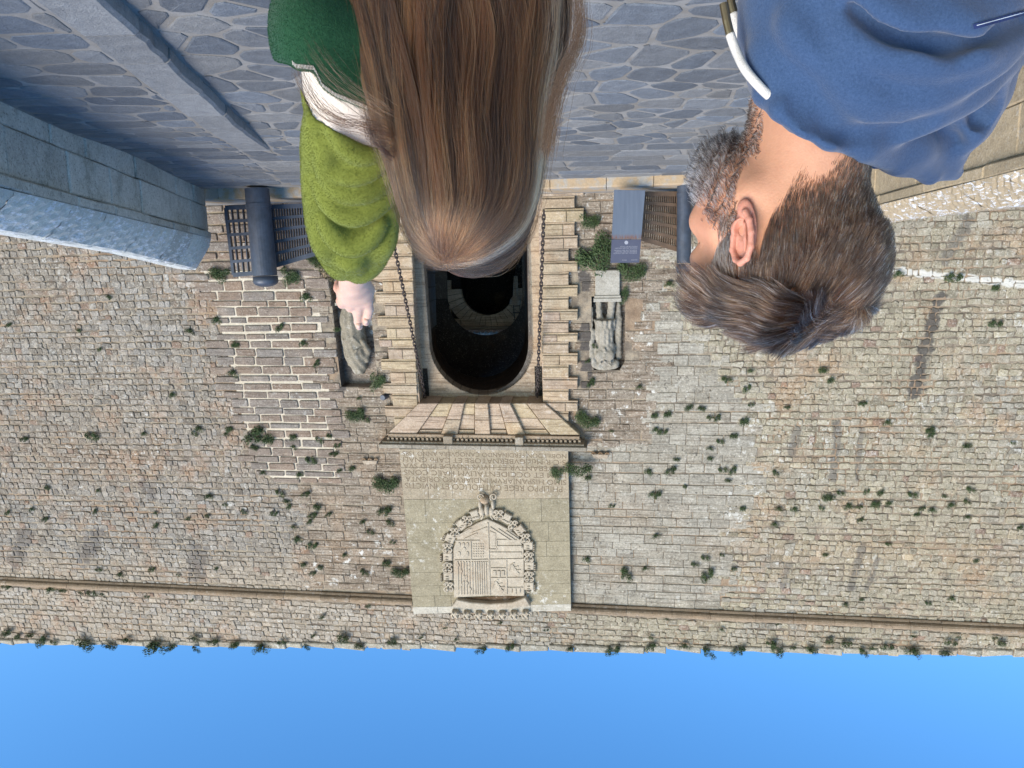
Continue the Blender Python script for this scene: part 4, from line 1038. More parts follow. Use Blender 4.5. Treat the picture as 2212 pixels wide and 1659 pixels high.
# wall drain spouts / trefoil consoles under the panel corners
for X, Y, lb in ((1297, 982, 'carved stone console with hooked ends set in the pale wall right beside the gate cornice'), (800, 995, 'carved stone console with hooked ends set in the wall by the lichen patch')):
    c = WF.px(X, Y, .05); root = thing('stone_console', WF.pt(*c, .05), lb, 'console')
    mb = MB(); prism(mb, WF, [(c[0]-.16, c[1]-.02), (c[0]+.16, c[1]-.02), (c[0]+.13, c[1]+.07), (c[0]-.13, c[1]+.07)], 0, .09, .01, (.4, .33, .25)); mb.build('console_body', M['gatestone'], root)
    for sg in (-1, 0, 1):
        mb = MB(); R_ = .028; tube(mb, [WF.pt(c[0]+sg*.13+R_*math.cos(a)*1.2, c[1]-.02+R_*math.sin(a), .07) for a in np.linspace(0, -PI, 6)], .014, 6, (.3, .2, .12)); mb.build('hook', M['gatestone'], root)
# ------------------------------------------------------------------ DRAWBRIDGE CHAINS
def link_mesh():
    mb = MB(); P = []; L, w_ = .052, .024
    for a in np.linspace(0, 2*PI, 13)[:-1]:
        P.append((w_*math.cos(a), 0, (L-w_)*(1 if math.sin(a) > .01 else -1 if math.sin(a) < -.01 else 0)+w_*math.sin(a)))
    P.append(P[0]); tube(mb, P, .0115, 6, cap=False); me_o = mb.build('link', M['iron'], None, smooth=True); me = me_o.data; bpy.data.objects.remove(me_o); return me
LM = link_mesh()
def chain(A, B, sag, label):
    A, B = np.array(A), np.array(B); L = np.linalg.norm(B-A); n_ = int(L/.078); root = thing('drawbridge_chain', B, label, 'chain', 'drawbridge chains of the gateway')
    pts = [A+(B-A)*k/n_+np.array([0, 0, -sag*4*(k/n_)*(1-k/n_)]) for k in range(n_+1)]
    for k in range(n_):
        o = bpy.data.objects.new('link', LM); col.objects.link(o); c = (pts[k]+pts[k+1])/2; d = Vector(pts[k+1]-pts[k])
        o.rotation_mode = 'QUATERNION'; o.rotation_quaternion = d.to_track_quat('Z', 'Y') @ Matrix.Rotation(PI/2*(k % 2)+.2, 4, 'Z').to_quaternion()
        o.location = Vector(c)-root.location; o.parent = root; o.scale = (1, 1, L/n_/.078)
    return root
chain(WF.pt(*WF.px(921, 874, ND+.08), ND+.08), W(838, 470, 11.9), .06, 'rusty drawbridge chain running down between the raised arm and the woman\'s hair')
chain(WF.pt(*WF.px(1160, 868, ND+.08), ND+.08), W(1175, 455, 11.9), .03, 'rusty drawbridge chain hanging on the vine side of the gateway')
# ------------------------------------------------------------------ PLANTS
lfm = NT('wall_plant_leaf'); c = lfm.mix(lfm.ramp(lfm.noise(40, 3), .3, .7), (.022, .045, .016), (.085, .125, .045))
lfm.b.inputs['Subsurface Weight'].default_value = 0; M['leaf'] = lfm.done(c, .6, spec=.3)
lfd = NT('dry_plant_leaf'); M['dryleaf'] = lfd.done(lfd.mix(lfd.ramp(lfd.noise(40, 3), .3, .7), (.07, .055, .035), (.13, .12, .06)), .8)
def tuft_mesh(seed, n, leaf, flat=.55, up=.3, name='plant_tuft'):
    r = random.Random(seed); vs = []; fs = []; lobes = [(r.uniform(-.75, .75), r.uniform(-.55, .45), r.uniform(.18, .5)) for _ in range(7)]; lobes[0] = (0, 0, .5)
    for i in range(n):
        lx, ly, lr = lobes[i % 7]
        a = r.uniform(0, 2*PI); rad = lr*(r.random()**.45); z = r.uniform(0, 1)**.8*flat*(1.1-rad*.6)
        p = np.array([lx+rad*math.cos(a), ly+rad*math.sin(a)+up*z, z]); o = np.array([p[0]*.6+r.gauss(0, .5), p[1]*.6+.3+r.gauss(0, .5), .6+r.gauss(0, .4)]); o /= np.linalg.norm(o)
        t_ = np.cross(o, [r.gauss(0, 1), r.gauss(0, 1), r.gauss(0, 1)]); t_ /= np.linalg.norm(t_)+1e-9; b_ = np.cross(o, t_); L = leaf*r.uniform(.6, 1.5); w_ = L*.38
        k = len(vs); vs += [p-t_*L, p+b_*w_+o*L*.15, p+t_*L, p-b_*w_+o*L*.15]; fs += [(k, k+1, k+2, k+3)]
    me = bpy.data.meshes.new(name); me.from_pydata([tuple(v) for v in vs], [], fs); me.materials.append(M['leaf']); me.update(); return me
TUFTS = [tuft_mesh(s_, 520, .10) for s_ in range(5)]; IVY = [tuft_mesh(50+s_, 1700, .062, .4) for s_ in range(2)]
DRY = tuft_mesh(90, 160, .12); DRY.materials[0] = M['dryleaf']
def plant(x, y, r, label, group=None, mesh=None, sy=1.0, w=.03, name='wall_plant', cat='plant'):
    s_, t_ = WF.px(x, y, w); P_ = WF.pt(s_, t_, w); d = P_[1]; R_ = r*d/FPX*1.35
    o = bpy.data.objects.new(name, mesh or random.choice(TUFTS)); col.objects.link(o)
    mm = Matrix((tuple(wa), tuple(wb), tuple(wnrm))).transposed().to_4x4()
    o.matrix_world = Matrix.Translation(P_) @ mm @ Matrix.Rotation(random.uniform(-.5, .5)+(PI if random.random() < .5 else 0)*0, 4, 'Z') @ Matrix.Diagonal((R_*(1 if random.random() < .5 else -1), R_*sy, R_, 1))
    return tag(o, label, cat, group)
BIG = [(1270, 478, 17, 1.2, 'leafy green wall plant low on the wall beside the board, lowest of the vine side'), (1290, 555, 30, 1.5, 'large bushy green vine hanging over the wall between gateway and board'),
       (1362, 588, 22, 1.2, 'green bush spilling over the top edge of the steel board'), (1344, 640, 10, 2.2, 'thin green creeper beside the pale statue pedestal'), (1268, 909, 20, 1.1, 'rounded green bush beside the cornice corner on the pale wall side'),
       (1250, 1015, 22, .9, 'star shaped dark green bush on the panel edge beside the inscription'), (815, 823, 13, 1.7, 'tall narrow green bush beside the top of the pointed-at statue'), (770, 898, 16, 1.2, 'green bush on the weathered wall near the left cornice corner'),
       (836, 1047, 22, 1.1, 'large dark green bush on the wall beside the first inscription line'), (866, 1237, 16, .9, 'bright green bush at the upper corner of the panel'), (627, 597, 16, 1.2, 'round green bush beside the domed bollard cap'),
       (475, 592, 18, .9, 'low olive green bush above the end of the grey parapet'), (690, 568, 20, .8, 'dark green bush above the lattice gate leaf beside the sleeve'), (1203, 1022, 11, 1.6, 'slender green plant growing across the inscription letters')]
for x, y, r, sy, lb in BIG: plant(x, y, r, lb, mesh=IVY[int(x) % 2], sy=sy, w=.2 if 1190 < x < 1262 and y > 960 else .05)
plant(712, 583, 24, 'dry brown weed clump hanging on the wall beside the lattice gate', mesh=DRY, name='dry_weed', cat='weed')
SM = """54 948 9;200 942 12;311 936 6;421 937 6;488 937 6;551 940 22;551 964 10;633 942 9;690 950 8;712 940 7;730 962 7;722 980 9;672 994 10;569 1020 7;647 1024 8;760 1010 8;734 1014 6;101 1051 7;212 1059 5;452 1071 9;605 1065 9;621 1081 8;661 1067 10;625 1094 6;686 1093 9;676 1113 10;710 1111 8;669 1127 7;18 1107 7;69 1099 6;99 1121 7;206 1105 6;337 1107 5;337 1133 7;448 1113 6;405 1119 6;528 1106 7;486 1090 5;593 1109 7;635 1137 7;643 1163 9;676 1178 10;784 1125 7;800 1149 7;849 1171 6;832 1103 14;843 1129 9;744 1198 6;835 1214 10;788 1236 9;676 1238 7;655 1218 7;692 1224 7;214 1230 7;260 1240 7;329 1230 7;468 1226 5;385 1242 4;661 640 11;411 714 9;606 707 10;655 740 8;685 785 9;505 805 10;468 690 9;511 742 8;372 852 7;216 755 5;235 640 6;20 700 7;170 712 5;430 925 9;495 925 9;635 965 6;575 945 14;790 905 8;742 640 6;762 698 6;730 710 7;775 860 5;505 745 6;1381 835 7;1570 820 10;1622 800 6;1614 839 8;1780 798 9;1793 820 8;1863 872 8;1916 912 8;2008 927 10;2011 940 7;2086 961 9;2187 957 5;1622 875 6;1488 878 9;1516 881 9;1413 896 8;1441 893 9;1535 902 8;1550 903 8;1607 908 10;1417 927 7;1432 933 9;1585 940 9;1555 954 7;1534 968 7;1460 991 7;1536 989 6;1449 1016 12;1402 1018 8;1561 1015 9;1583 1016 9;1675 1022 7;1574 1037 7;1415 1068 11;1604 1097 7;1682 1098 8;1716 1099 7;1791 1072 12;1815 1065 8;1872 1062 6;1902 1062 8;1970 1069 9;2041 1071 6;2096 1058 8;1832 1092 9;1855 1095 7;1892 1087 10;1921 1085 7;1774 1098 6;1991 1099 7;1980 1110 7;2013 1101 8;2054 1090 8;2088 1084 7;2090 1116 7;1858 1123 7;1673 1132 7;2202 1138 7;1417 1156 8;1919 1175 6;1559 1199 5;1784 1197 6;2109 1210 6;1523 1205 8;1501 1219 8;1393 1227 7;1352 1240 14;1585 1227 7;1529 1241 14;1862 1294 5;1826 1305 6;2056 1292 7;2004 1303 6;1268 1207 8;1200 1025 5;1270 1030 8;1322 1093 6;1277 827 10;1270 780 6;1285 748 6;1445 612 9;1940 590 9;2060 600 14;2150 620 8;2150 700 11;1700 880 6;2100 330 0;1480 1050 5;1320 930 5"""
small = [tuple(map(float, q.split())) for q in SM.split(';')]
ORD = ['first', 'second', 'third', 'fourth', 'fifth', 'sixth', 'seventh', 'eighth', 'ninth', 'tenth', 'eleventh', 'twelfth', 'thirteenth', 'fourteenth', 'fifteenth', 'sixteenth', 'seventeenth', 'eighteenth', 'nineteenth', 'twentieth', 'twenty-first', 'twenty-second']
BANDS = [(660, 'level with pedestals'), (770, 'level with statues'), (880, 'level with arch crown'), (968, 'level with flat arch'), (1020, 'level with lower inscription'), (1075, 'level with upper inscription'), (1105, 'level with fleece pendant'), (1150, 'level with shield point'), (1210, 'level with shield middle'), (9999, 'just below the cordon moulding')]
def region(x, y):
    if x < 1040: return 'the brown rubble' if x < boundary_left(y) else 'the raised-hand side ashlar'
    return 'the pale ashlar' if x < boundary_right(y) else 'the yellowish rubble'
count = {}
for x, y, r in sorted(small, key=lambda q: abs(q[0]-1040)):
    if r > 0:
        rg, bd = region(x, y), next(b for lim, b in BANDS if y < lim); k = count.get((rg, bd), 0); count[(rg, bd)] = k+1
        plant(x, y, r, f'{ORD[k]} weed tuft from the gateway in {rg}, {bd}', 'weed tufts growing in '+rg, sy=random.uniform(.7, 1.1), name='weed_tuft', cat='weed')
COR = [(16, 1266, 10), (65, 1270, 6), (111, 1270, 12), (135, 1272, 10), (175, 1278, 7), (200, 1280, 11), (222, 1282, 7), (319, 1288, 6), (415, 1296, 6), (795, 1307, 8), (1440, 1336, 6), (1680, 1347, 5), (2070, 1376, 5)]
TOPS = """16 1363 13;38 1373 8;67 1369 10;93 1383 14;117 1387 7;185 1385 18;238 1391 14;274 1381 10;335 1393 22;371 1395 12;421 1375 10;425 1401 9;462 1385 12;508 1389 12;565 1397 16;609 1387 9;663 1395 8;677 1371 6;696 1331 7;742 1375 14;776 1393 11;847 1383 12;1407 1376 6;1405 1397 12;1479 1393 11;1530 1408 15;1559 1359 6;1595 1404 14;1664 1387 9;1675 1400 16;1713 1399 6;1752 1400 12;1791 1382 10;1828 1387 13;1864 1408 11;1884 1399 7;1917 1397 11;1972 1405 15;1972 1372 7;2043 1408 12;2054 1388 11;2148 1376 7;2163 1387 10;1325 1404 14;1040 1403 12;1103 1397 10;1233 1400 9;960 1355 6;1080 1345 6;910 1375 6;1180 1360 6;985 1380 6"""
tops = [tuple(map(float, q.split())) for q in TOPS.split(';')]
for kind, lst in (('cordon', COR), ('skyline', [q for q in tops if q[1] > 1378]), ('under', [q for q in tops if q[1] <= 1378])):
    cnt = [0, 0]
    for x, y, r in sorted(lst, key=lambda q: abs(q[0]-1040)):
        sd_ = 0 if x < 1040 else 1; k = cnt[sd_]; cnt[sd_] += 1; side_ = ('on the raised-hand side', 'on the man\'s side')[sd_]
        if kind == 'cordon': plant(x, y, r, f'{ORD[k]} cordon moulding weed from the panel {side_}', 'weed tufts on the cordon moulding', sy=.7, w=.09, name='weed_tuft', cat='weed')
        elif kind == 'skyline': plant(x, y, r, f'{ORD[k]} skyline bush from the middle {side_}', 'bushes along the wall top', sy=random.uniform(.6, .9), name='wall_top_bush', cat='bush', w=.06)
        else: plant(x, y, r, f'{ORD[k]} weed from the middle under the wall top {side_}', 'weeds between cordon and wall top', sy=random.uniform(.6, .9), name='weed_tuft', cat='weed', w=.06)
# ------------------------------------------------------------------ IMPLICIT SURFACES for bodies, cloth and statues
def surfnet(f, lo, hi, h):
    lo = np.array(lo, float); hi = np.array(hi, float); n = np.maximum(((hi-lo)/h).astype(int)+2, 4)
    ax = [lo[i]+h*np.arange(n[i]) for i in range(3)]
    V = np.empty(n, np.float32)
    for i0 in range(0, n[0], 16):                      # slabs keep memory low
        X, Y, Z = np.meshgrid(ax[0][i0:i0+16], ax[1], ax[2], indexing='ij')
        V[i0:i0+16] = f(np.stack([X.ravel(), Y.ravel(), Z.ravel()], 1)).reshape(X.shape)
    S = V < 0
    c = S[:-1, :-1, :-1].astype(np.int8)
    for dx in (0, 1):
        for dy in (0, 1):
            for dz in (0, 1):
                if dx+dy+dz: c = c+S[dx:n[0]-1+dx, dy:n[1]-1+dy, dz:n[2]-1+dz]
    act = (c > 0) & (c < 8); idx = np.full(act.shape, -1, np.int64); ii = np.argwhere(act); idx[act] = np.arange(len(ii))
    acc = np.zeros((len(ii), 3)); cnt = np.zeros(len(ii))
    E = []
    for a in range(3):
        b, d = [q for q in range(3) if q != a]
        for ob in (0, 1):
            for od in (0, 1):
                o0 = np.zeros(3, int); o0[b] = ob; o0[d] = od; o1 = o0.copy(); o1[a] = 1
                v0 = V[tuple((ii+o0).T)]; v1 = V[tuple((ii+o1).T)]; m_ = (v0 < 0) != (v1 < 0)
                t = np.where(m_, v0/(v0-v1+1e-12), 0); p = o0+np.zeros((len(ii), 3)); p[:, a] += t
                acc[m_] += p[m_]; cnt[m_] += 1
    P = lo+h*(ii+acc/cnt[:, None]); F = []
    for a in range(3):
        b, d = (a+1) % 3, (a+2) % 3
        sl0 = [slice(1, -1)]*3; sl0[a] = slice(0, -1); sl1 = list(sl0); sl1[a] = slice(1, None)
        A_, B_ = S[tuple(sl0)], S[tuple(sl1)]; q = np.argwhere(A_ != B_)
        if not len(q): continue
        fl = A_[tuple(q.T)]; off = np.ones(3, int); off[a] = 0; g = q+off
        g = g[(g[:, b] < n[b]-1+0) & (g[:, d] < n[d]-1+0)] if False else g
        def cell(ob, od):
            k = g.copy(); k[:, b] -= ob; k[:, d] -= od; return idx[tuple(k.T)]
        quad = np.stack([cell(1, 1), cell(0, 1), cell(0, 0), cell(1, 0)], 1)
        quad[~fl] = quad[~fl][:, ::-1]; F.append(quad)
    F = np.concatenate(F); F = F[(F >= 0).all(1)]
    return P, F
def cap(P, a, b, ra, rb=None, sq=None):
    rb = ra if rb is None else rb; a = np.array(a, float); d = np.array(b, float)-a
    t = np.clip(((P-a)@d)/(d@d+1e-12), 0, 1); q = P-a-t[:, None]*d
    return np.sqrt((q*q).sum(1))-(ra+(rb-ra)*t)
def ell(P, c, r, ax=None):
    q = P-np.array(c, float)
    if ax is not None: q = q@np.array(ax, float).T
    r = np.array(r, float); k0 = np.sqrt(((q/r)**2).sum(1)); k1 = np.sqrt(((q/(r*r))**2).sum(1))
    return k0*(k0-1)/(k1+1e-9)
def smin(a, b, k): h = np.clip(.5+.5*(b-a)/k, 0, 1); return b*(1-h)+a*h-k*h*(1-h)
def smax(a, b, k): return -smin(-a, -b, k)
def sub(a, b, k): return smax(a, -b, k)
def chainf(P, pts, k=.01):
    d = None
    for (p, r), (q, s_) in zip(pts, pts[1:]):
        e = cap(P, p, q, r, s_); d = e if d is None else smin(d, e, k)
    return d
def npmesh(name, P, F, mat, parent=None, smooth=True, tint=None):
    me = bpy.data.meshes.new(name); me.vertices.add(len(P)); me.vertices.foreach_set('co', np.ascontiguousarray(P, np.float32).ravel())
    me.loops.add(len(F)*4); me.loops.foreach_set('vertex_index', F.astype(np.int32).ravel()); me.polygons.add(len(F))
    me.polygons.foreach_set('loop_start', np.arange(0, len(F)*4, 4, dtype=np.int32)); me.update(calc_edges=True); me.validate()
    if tint is not None:
        at = me.attributes.new('tint', 'FLOAT_COLOR', 'POINT'); c = np.ones((len(P), 4), np.float32); c[:, :3] = tint; at.data.foreach_set('color', c.ravel())
    if smooth: me.shade_smooth()
    me.materials.append(mat); o = bpy.data.objects.new(name, me); col.objects.link(o)
    if parent: attach(o, parent)
    return o
def relax(P, F, it=2, k=.5):
    n = len(P)
    for _ in range(it):
        s_ = np.zeros((n, 3)); c = np.zeros(n)
        for a, b in ((0, 1), (1, 2), (2, 3), (3, 0)):
            for u, v in ((a, b), (b, a)): 
                np.add.at(s_, F[:, u], P[F[:, v]]); np.add.at(c, F[:, u], 1)
        P = P*(1-k)+k*s_/np.maximum(c, 1)[:, None]
    return P
def grad(f, P, e=.002):
    g = np.stack([f(P+np.eye(3)[i]*e)-f(P-np.eye(3)[i]*e) for i in range(3)], 1); return g/(np.linalg.norm(g, axis=1)[:, None]+1e-9)
def projv(P):
    v = P-CAM; f = v@_F; return PCX-(v@RI)/f*FPX, PCY+(v@UI)/f*FPX
def hair(name, pts, rad, mat, parent, tint=None, taper=.35):
    """pts (m,k,3)"""
    m_, k = pts.shape[:2]; hc = bpy.data.hair_curves.new(name); hc.add_curves([k]*m_)
    hc.points.foreach_set('position', np.ascontiguousarray(pts, np.float32).ravel())
    r = np.outer(np.broadcast_to(rad, (m_,)), np.interp(np.linspace(0, 1, k), [0, .6, 1], [1, .9, taper])).astype(np.float32)
    at = hc.attributes.get('radius') or hc.attributes.new('radius', 'FLOAT', 'POINT'); at.data.foreach_set('value', r.ravel())
    if tint is not None:
        a2 = hc.attributes.new('tint', 'FLOAT_COLOR', 'CURVE'); c = np.ones((m_, 4), np.float32); c[:, :3] = tint; a2.data.foreach_set('color', c.ravel())
    hc.materials.append(mat); o = bpy.data.objects.new(name, hc); col.objects.link(o)
    if parent: attach(o, parent)
    return o
def hair_mat(name, rough=.35, rr=.5):
    m_ = bpy.data.materials.new(name); m_.use_nodes = True; n = m_.node_tree.nodes; n.clear(); out = n.new('ShaderNodeOutputMaterial'); h = n.new('ShaderNodeBsdfHairPrincipled')
    h.parametrization = 'COLOR'; a = n.new('ShaderNodeAttribute'); a.attribute_name = 'tint'; m_.node_tree.links.new(a.outputs['Color'], h.inputs['Color'])
    h.inputs['Roughness'].default_value = rough; h.inputs['Radial Roughness'].default_value = rr; m_.node_tree.links.new(h.outputs[0], out.inputs[0]); return m_
M['hair'] = hair_mat('hair_strands', .5, .8)
def skin_mat(name):
    t = NT(name); a = t.noise(55, 5); b_ = t.noise(260, 3, rough=.7); c = t.attr(); c = t.mix(1.0, c, t.mix(a, (.86, .8, .78), (1.12, 1.12, 1.12)), 'MULTIPLY')
    c = t.mix(1.0, c, t.mix(b_, (.9, .88, .86), (1.08, 1.08, 1.08)), 'MULTIPLY')
    t.b.inputs['Subsurface Weight'].default_value = .25; t.b.inputs['Subsurface Radius'].default_value = (.9, .35, .2); t.b.inputs['Subsurface Scale'].default_value = .008
    return t.done(c, .55, t.bump(t.math('ADD', b_, t.math('MULTIPLY', t.voro(420), .6)), .25, .0012), spec=.35)
M['skin'] = skin_mat('skin')
def cloth_mat(name, ca, cb, sc=420, bump=.35, dist=.0015, sheen=.4, rough=.9):
    t = NT(name); a = t.noise(sc, 3, rough=.8); b_ = t.noise(9, 4); c = t.mix(a, ca, cb); c = t.mix(1.0, c, t.mix(b_, (.9, .9, .9), (1.08, 1.08, 1.08)), 'MULTIPLY')
    t.b.inputs['Sheen Weight'].default_value = sheen; t.b.inputs['Sheen Roughness'].default_value = .5
    return t.done(c, rough, t.bump(t.math('ADD', a, t.math('MULTIPLY', b_, .3)), bump, dist), spec=.15)
# ------------------------------------------------------------------ STATUES in their niches (wall coordinates)
def wcoord(x, y, n): s_, t_ = WF.px(x, y, n); return np.array([s_, t_, n])
def to_world(P): return WF.O+np.outer(P[:, 0], WF.a)+np.outer(P[:, 1], WF.b)+np.outer(P[:, 2], WF.n)
MST = stone_mat('statue_marble', lich=.3, dark=.35, warm=(.2, .17, .13), warmth=.5, bump=.3)
def pedestal(x0, x1, y0, y1, n0, n1, tint, parent):
    a, t0 = WF.px(x1, y0, n1); b, _ = WF.px(x0, y0, n1); _, t1 = WF.px(x0, y1, n1); H = t1-t0
    mb = MB(); box(mb, WF, a+.03, b-.03, t0, t0+H*.8, n0, n1, .012, tint); mb.build('pedestal_block', MST, parent)
    mb = MB(); box(mb, WF, a+.015, b-.015, t0+H*.8, t0+H*.88, n0, n1+.012, .004, tint); box(mb, WF, a, b, t0+H*.88, t1, n0, n1+.03, .008, tuple(np.array(tint)*1.05)); mb.build('pedestal_cornice', MST, parent)
# right hand niche (vine side): headless soldier with skirt
st = thing('statue', WF.pt(*WF.px(1312, 600)), 'headless stone soldier statue in pleated skirt on a tall pale pedestal in the wall niche', 'statue')
pedestal(1282, 1343, 583, 652, -.3, .13, (.36, .34, .29), st)
K = wcoord
def fR(P):
    d = chainf(P, [(K(1322, 650, -.06), .075), (K(1320, 672, -.06), .06), (K(1316, 700, -.08), .085)], .03)
    d = smin(d, chainf(P, [(K(1293, 652, -.1), .05), (K(1294, 672, -.06), .05), (K(1298, 700, -.08), .08)], .03), .02)
    d = smin(d, chainf(P, [(K(1336, 655, -.14), .04), (K(1335, 690, -.14), .07), (K(1336, 770, -.16), .06)], .03), .02)      # cloak behind
    rr = 0
    sk_ = cap(P, K(1306, 693, -.08), K(1306, 716, -.09), .20, .17); sk_ += .012*np.sin(P[:, 0]*75)
    sk2 = cap(P, K(1306, 712, -.07), K(1306, 732, -.08), .175, .155)+.010*np.sin(P[:, 0]*85+1)
    d = smin(d, np.maximum(sk_, -(P[:, 1]-K(1306, 688, -.08)[1])), .015); d = smin(d, sk2, .01)
    tor = ell(P, K(1306, 758, -.08), (.20, .30, .16)); d = smin(d, tor, .03)
    d = smin(d, ell(P, K(1296, 768, .06), (.08, .09, .05)), .04); d = smin(d, ell(P, K(1318, 768, .06), (.08, .09, .05)), .04)
    d = smin(d, chainf(P, [(K(1284, 785, -.06), .09), (K(1306, 796, -.08), .07), (K(1328, 786, -.06), .09)], .03), .03)
    d = smin(d, chainf(P, [(K(1281, 783, -.05), .075), (K(1277, 745, -.04), .06), (K(1281, 715, -.02), .05)], .02), .015)
    for i in range(5): d = smin(d, chainf(P, [(K(1288+i*3, 793-i*6, .05), .012), (K(1306, 780-i*7, .10), .014), (K(1325-i*3, 793-i*6, .05), .012)], .01), .012)
    d = smin(d, chainf(P, [(K(1282, 790, .0), .03), (K(1276, 740, .0), .028), (K(1279, 665, -.05), .022)], .01), .01)
    return d+.006*np.sin(P[:, 0]*60+P[:, 1]*25)*np.sin(P[:, 1]*33)
lo, hi = np.array([K(1352, 650, 0)[0]-.05, K(1306, 640, 0)[1]-.02, -.42]), np.array([K(1262, 650, 0)[0]+.05, K(1306, 815, 0)[1], .22])
P, F = surfnet(fR, lo, hi, .016); npmesh('figure', to_world(P), F[:, ::-1] if False else F, MST, st, tint=(.31, .285, .235))
# left niche: headless draped figure the woman points at
st = thing('statue', WF.pt(*WF.px(765, 610)), 'headless draped stone statue in the niche just above the woman\'s pointing fingers', 'statue')
pedestal(718, 796, 600, 660, -.3, .10, (.33, .30, .24), st)
def fL(P):
    c = [K(761, 655, -.1), K(762, 690, -.09), K(764, 730, -.08), K(771, 765, -.07), K(776, 793, -.09)]
    d = chainf(P, [(c[0], .19), (c[1], .22), (c[2], .225), (c[3], .225), (c[4], .15)], .06)
    d = smin(d, chainf(P, [(K(790, 776, -.04), .075), (K(793, 755, .0), .07), (K(783, 738, .05), .055)], .02), .02)       # bent arm
    d = smin(d, chainf(P, [(K(757, 786, -.04), .06), (K(752, 765, -.02), .055), (K(760, 748, .07), .045)], .02), .02)
    u = P[:, 0]; v = P[:, 1]
    v0 = K(765, 725, 0)[1]; s0 = K(765, 725, 0)[0]
    dia = (u-s0)*.9+(v-v0)*.35
    fo = .011*np.sin((u-s0)*48+1.2*np.sin((v-v0)*5))*np.clip((v0+.15-v)*3, 0, 1)+.009*np.sin(dia*55)*np.clip((v-v0)*4, 0, 1)
    d = d+fo
    d = smin(d, chainf(P, [(K(742, 735, .13), .022), (K(762, 729, .145), .024), (K(785, 752, .06), .02)], .01), .01)
    d = smin(d, chainf(P, [(K(750, 775, .12), .02), (K(770, 757, .15), .024), (K(788, 748, .06), .02)], .01), .012)
    return d
lo, hi = np.array([K(810, 650, 0)[0]-.1, K(765, 645, 0)[1]-.02, -.42]), np.array([K(728, 650, 0)[0]+.1, K(765, 820, 0)[1], .25])
P, F = surfnet(fL, lo, hi, .016); npmesh('figure', to_world(P), F, MST, st, tint=(.25, .22, .165))
# ------------------------------------------------------------------ THE MAN
MD = .87; MS_ = MD/FPX
Cm = W(1697, 570, MD); yaw = math.radians(38)
Ff = np.array([math.sin(yaw), math.cos(yaw), 0]); Fr = np.array([math.cos(yaw), -math.sin(yaw), 0]); Fu = np.array([0, 0, 1.])
def M2W(P): P = np.atleast_2d(P); return Cm+P[:, :1]*Ff+P[:, 1:2]*Fr+P[:, 2:]*Fu
def W2M(P): q = np.atleast_2d(P)-Cm; return np.stack([q@Ff, q@Fr, q@Fu], 1)
man = thing('person', (Cm[0]-.04, Cm[1], 0), 'bearded man with greying brown hair seen from behind in a blue hooded sweatshirt', 'person')
EA = np.array([[-.985, .17, 0], [0, 0, 1.]]); EC = np.array([.004, .081, -.034])
def ep(q, u, o=0.): return EC+EA[0]*q+np.array([0, 0, u])+np.array([.17, .985, 0])*o
def f_ear(P):
    # broad shallow plate, rolled outer rim, lobe, hollow and inner ridge
    q = P-EC; loc = np.stack([q@EA[0], q[:, 2], q@np.array([.17, .985, 0])], 1)
    plate = ell(loc, (.002, 0, -.001), (.0165, .033, .0034))
    rim = [(-.006, -.012), (-.011, .004), (-.012, .018), (-.006, .029), (.004, .033), (.0135, .028), (.0185, .015), (.0185, .0), (.015, -.013), (.009, -.022)]
    d = plate
    d = smin(d, chainf(loc, [((a, b, .004+.003*(a > 0)), .0036 if a > -.008 else .003) for a, b in rim], .002), .003)
    d = smin(d, ell(loc, (.0015, -.027, .002), (.0085, .010, .005)), .005)                     # lobe
    d = smin(d, chainf(loc, [((.009, .020, .004), .0028), ((.010, .006, .0055), .003), ((.006, -.009, .005), .003), ((-.001, -.014, .004), .003)], .002), .003)  # antihelix
    d = smin(d, ell(loc, (-.010, -.006, .003), (.0045, .0065, .0045)), .003)                   # tragus
    d = sub(d, ell(loc, (.0005, -.002, .0060), (.0075, .0125, .0068)), .002)                      # concha
    d = sub(d, chainf(loc, [((.004, .027, .0055), .0022), ((.0125, .020, .0055), .0024), ((.0145, .006, .0055), .0024), ((.0115, -.010, .0055), .0018)], .002), .002)
    d = sub(d, ell(loc, (.001, .020, .0055), (.005, .006, .0035)), .002)
    d = sub(d, ell(loc, (-.003, -.003, -.001), (.0035, .005, .008)), .002)
    return d
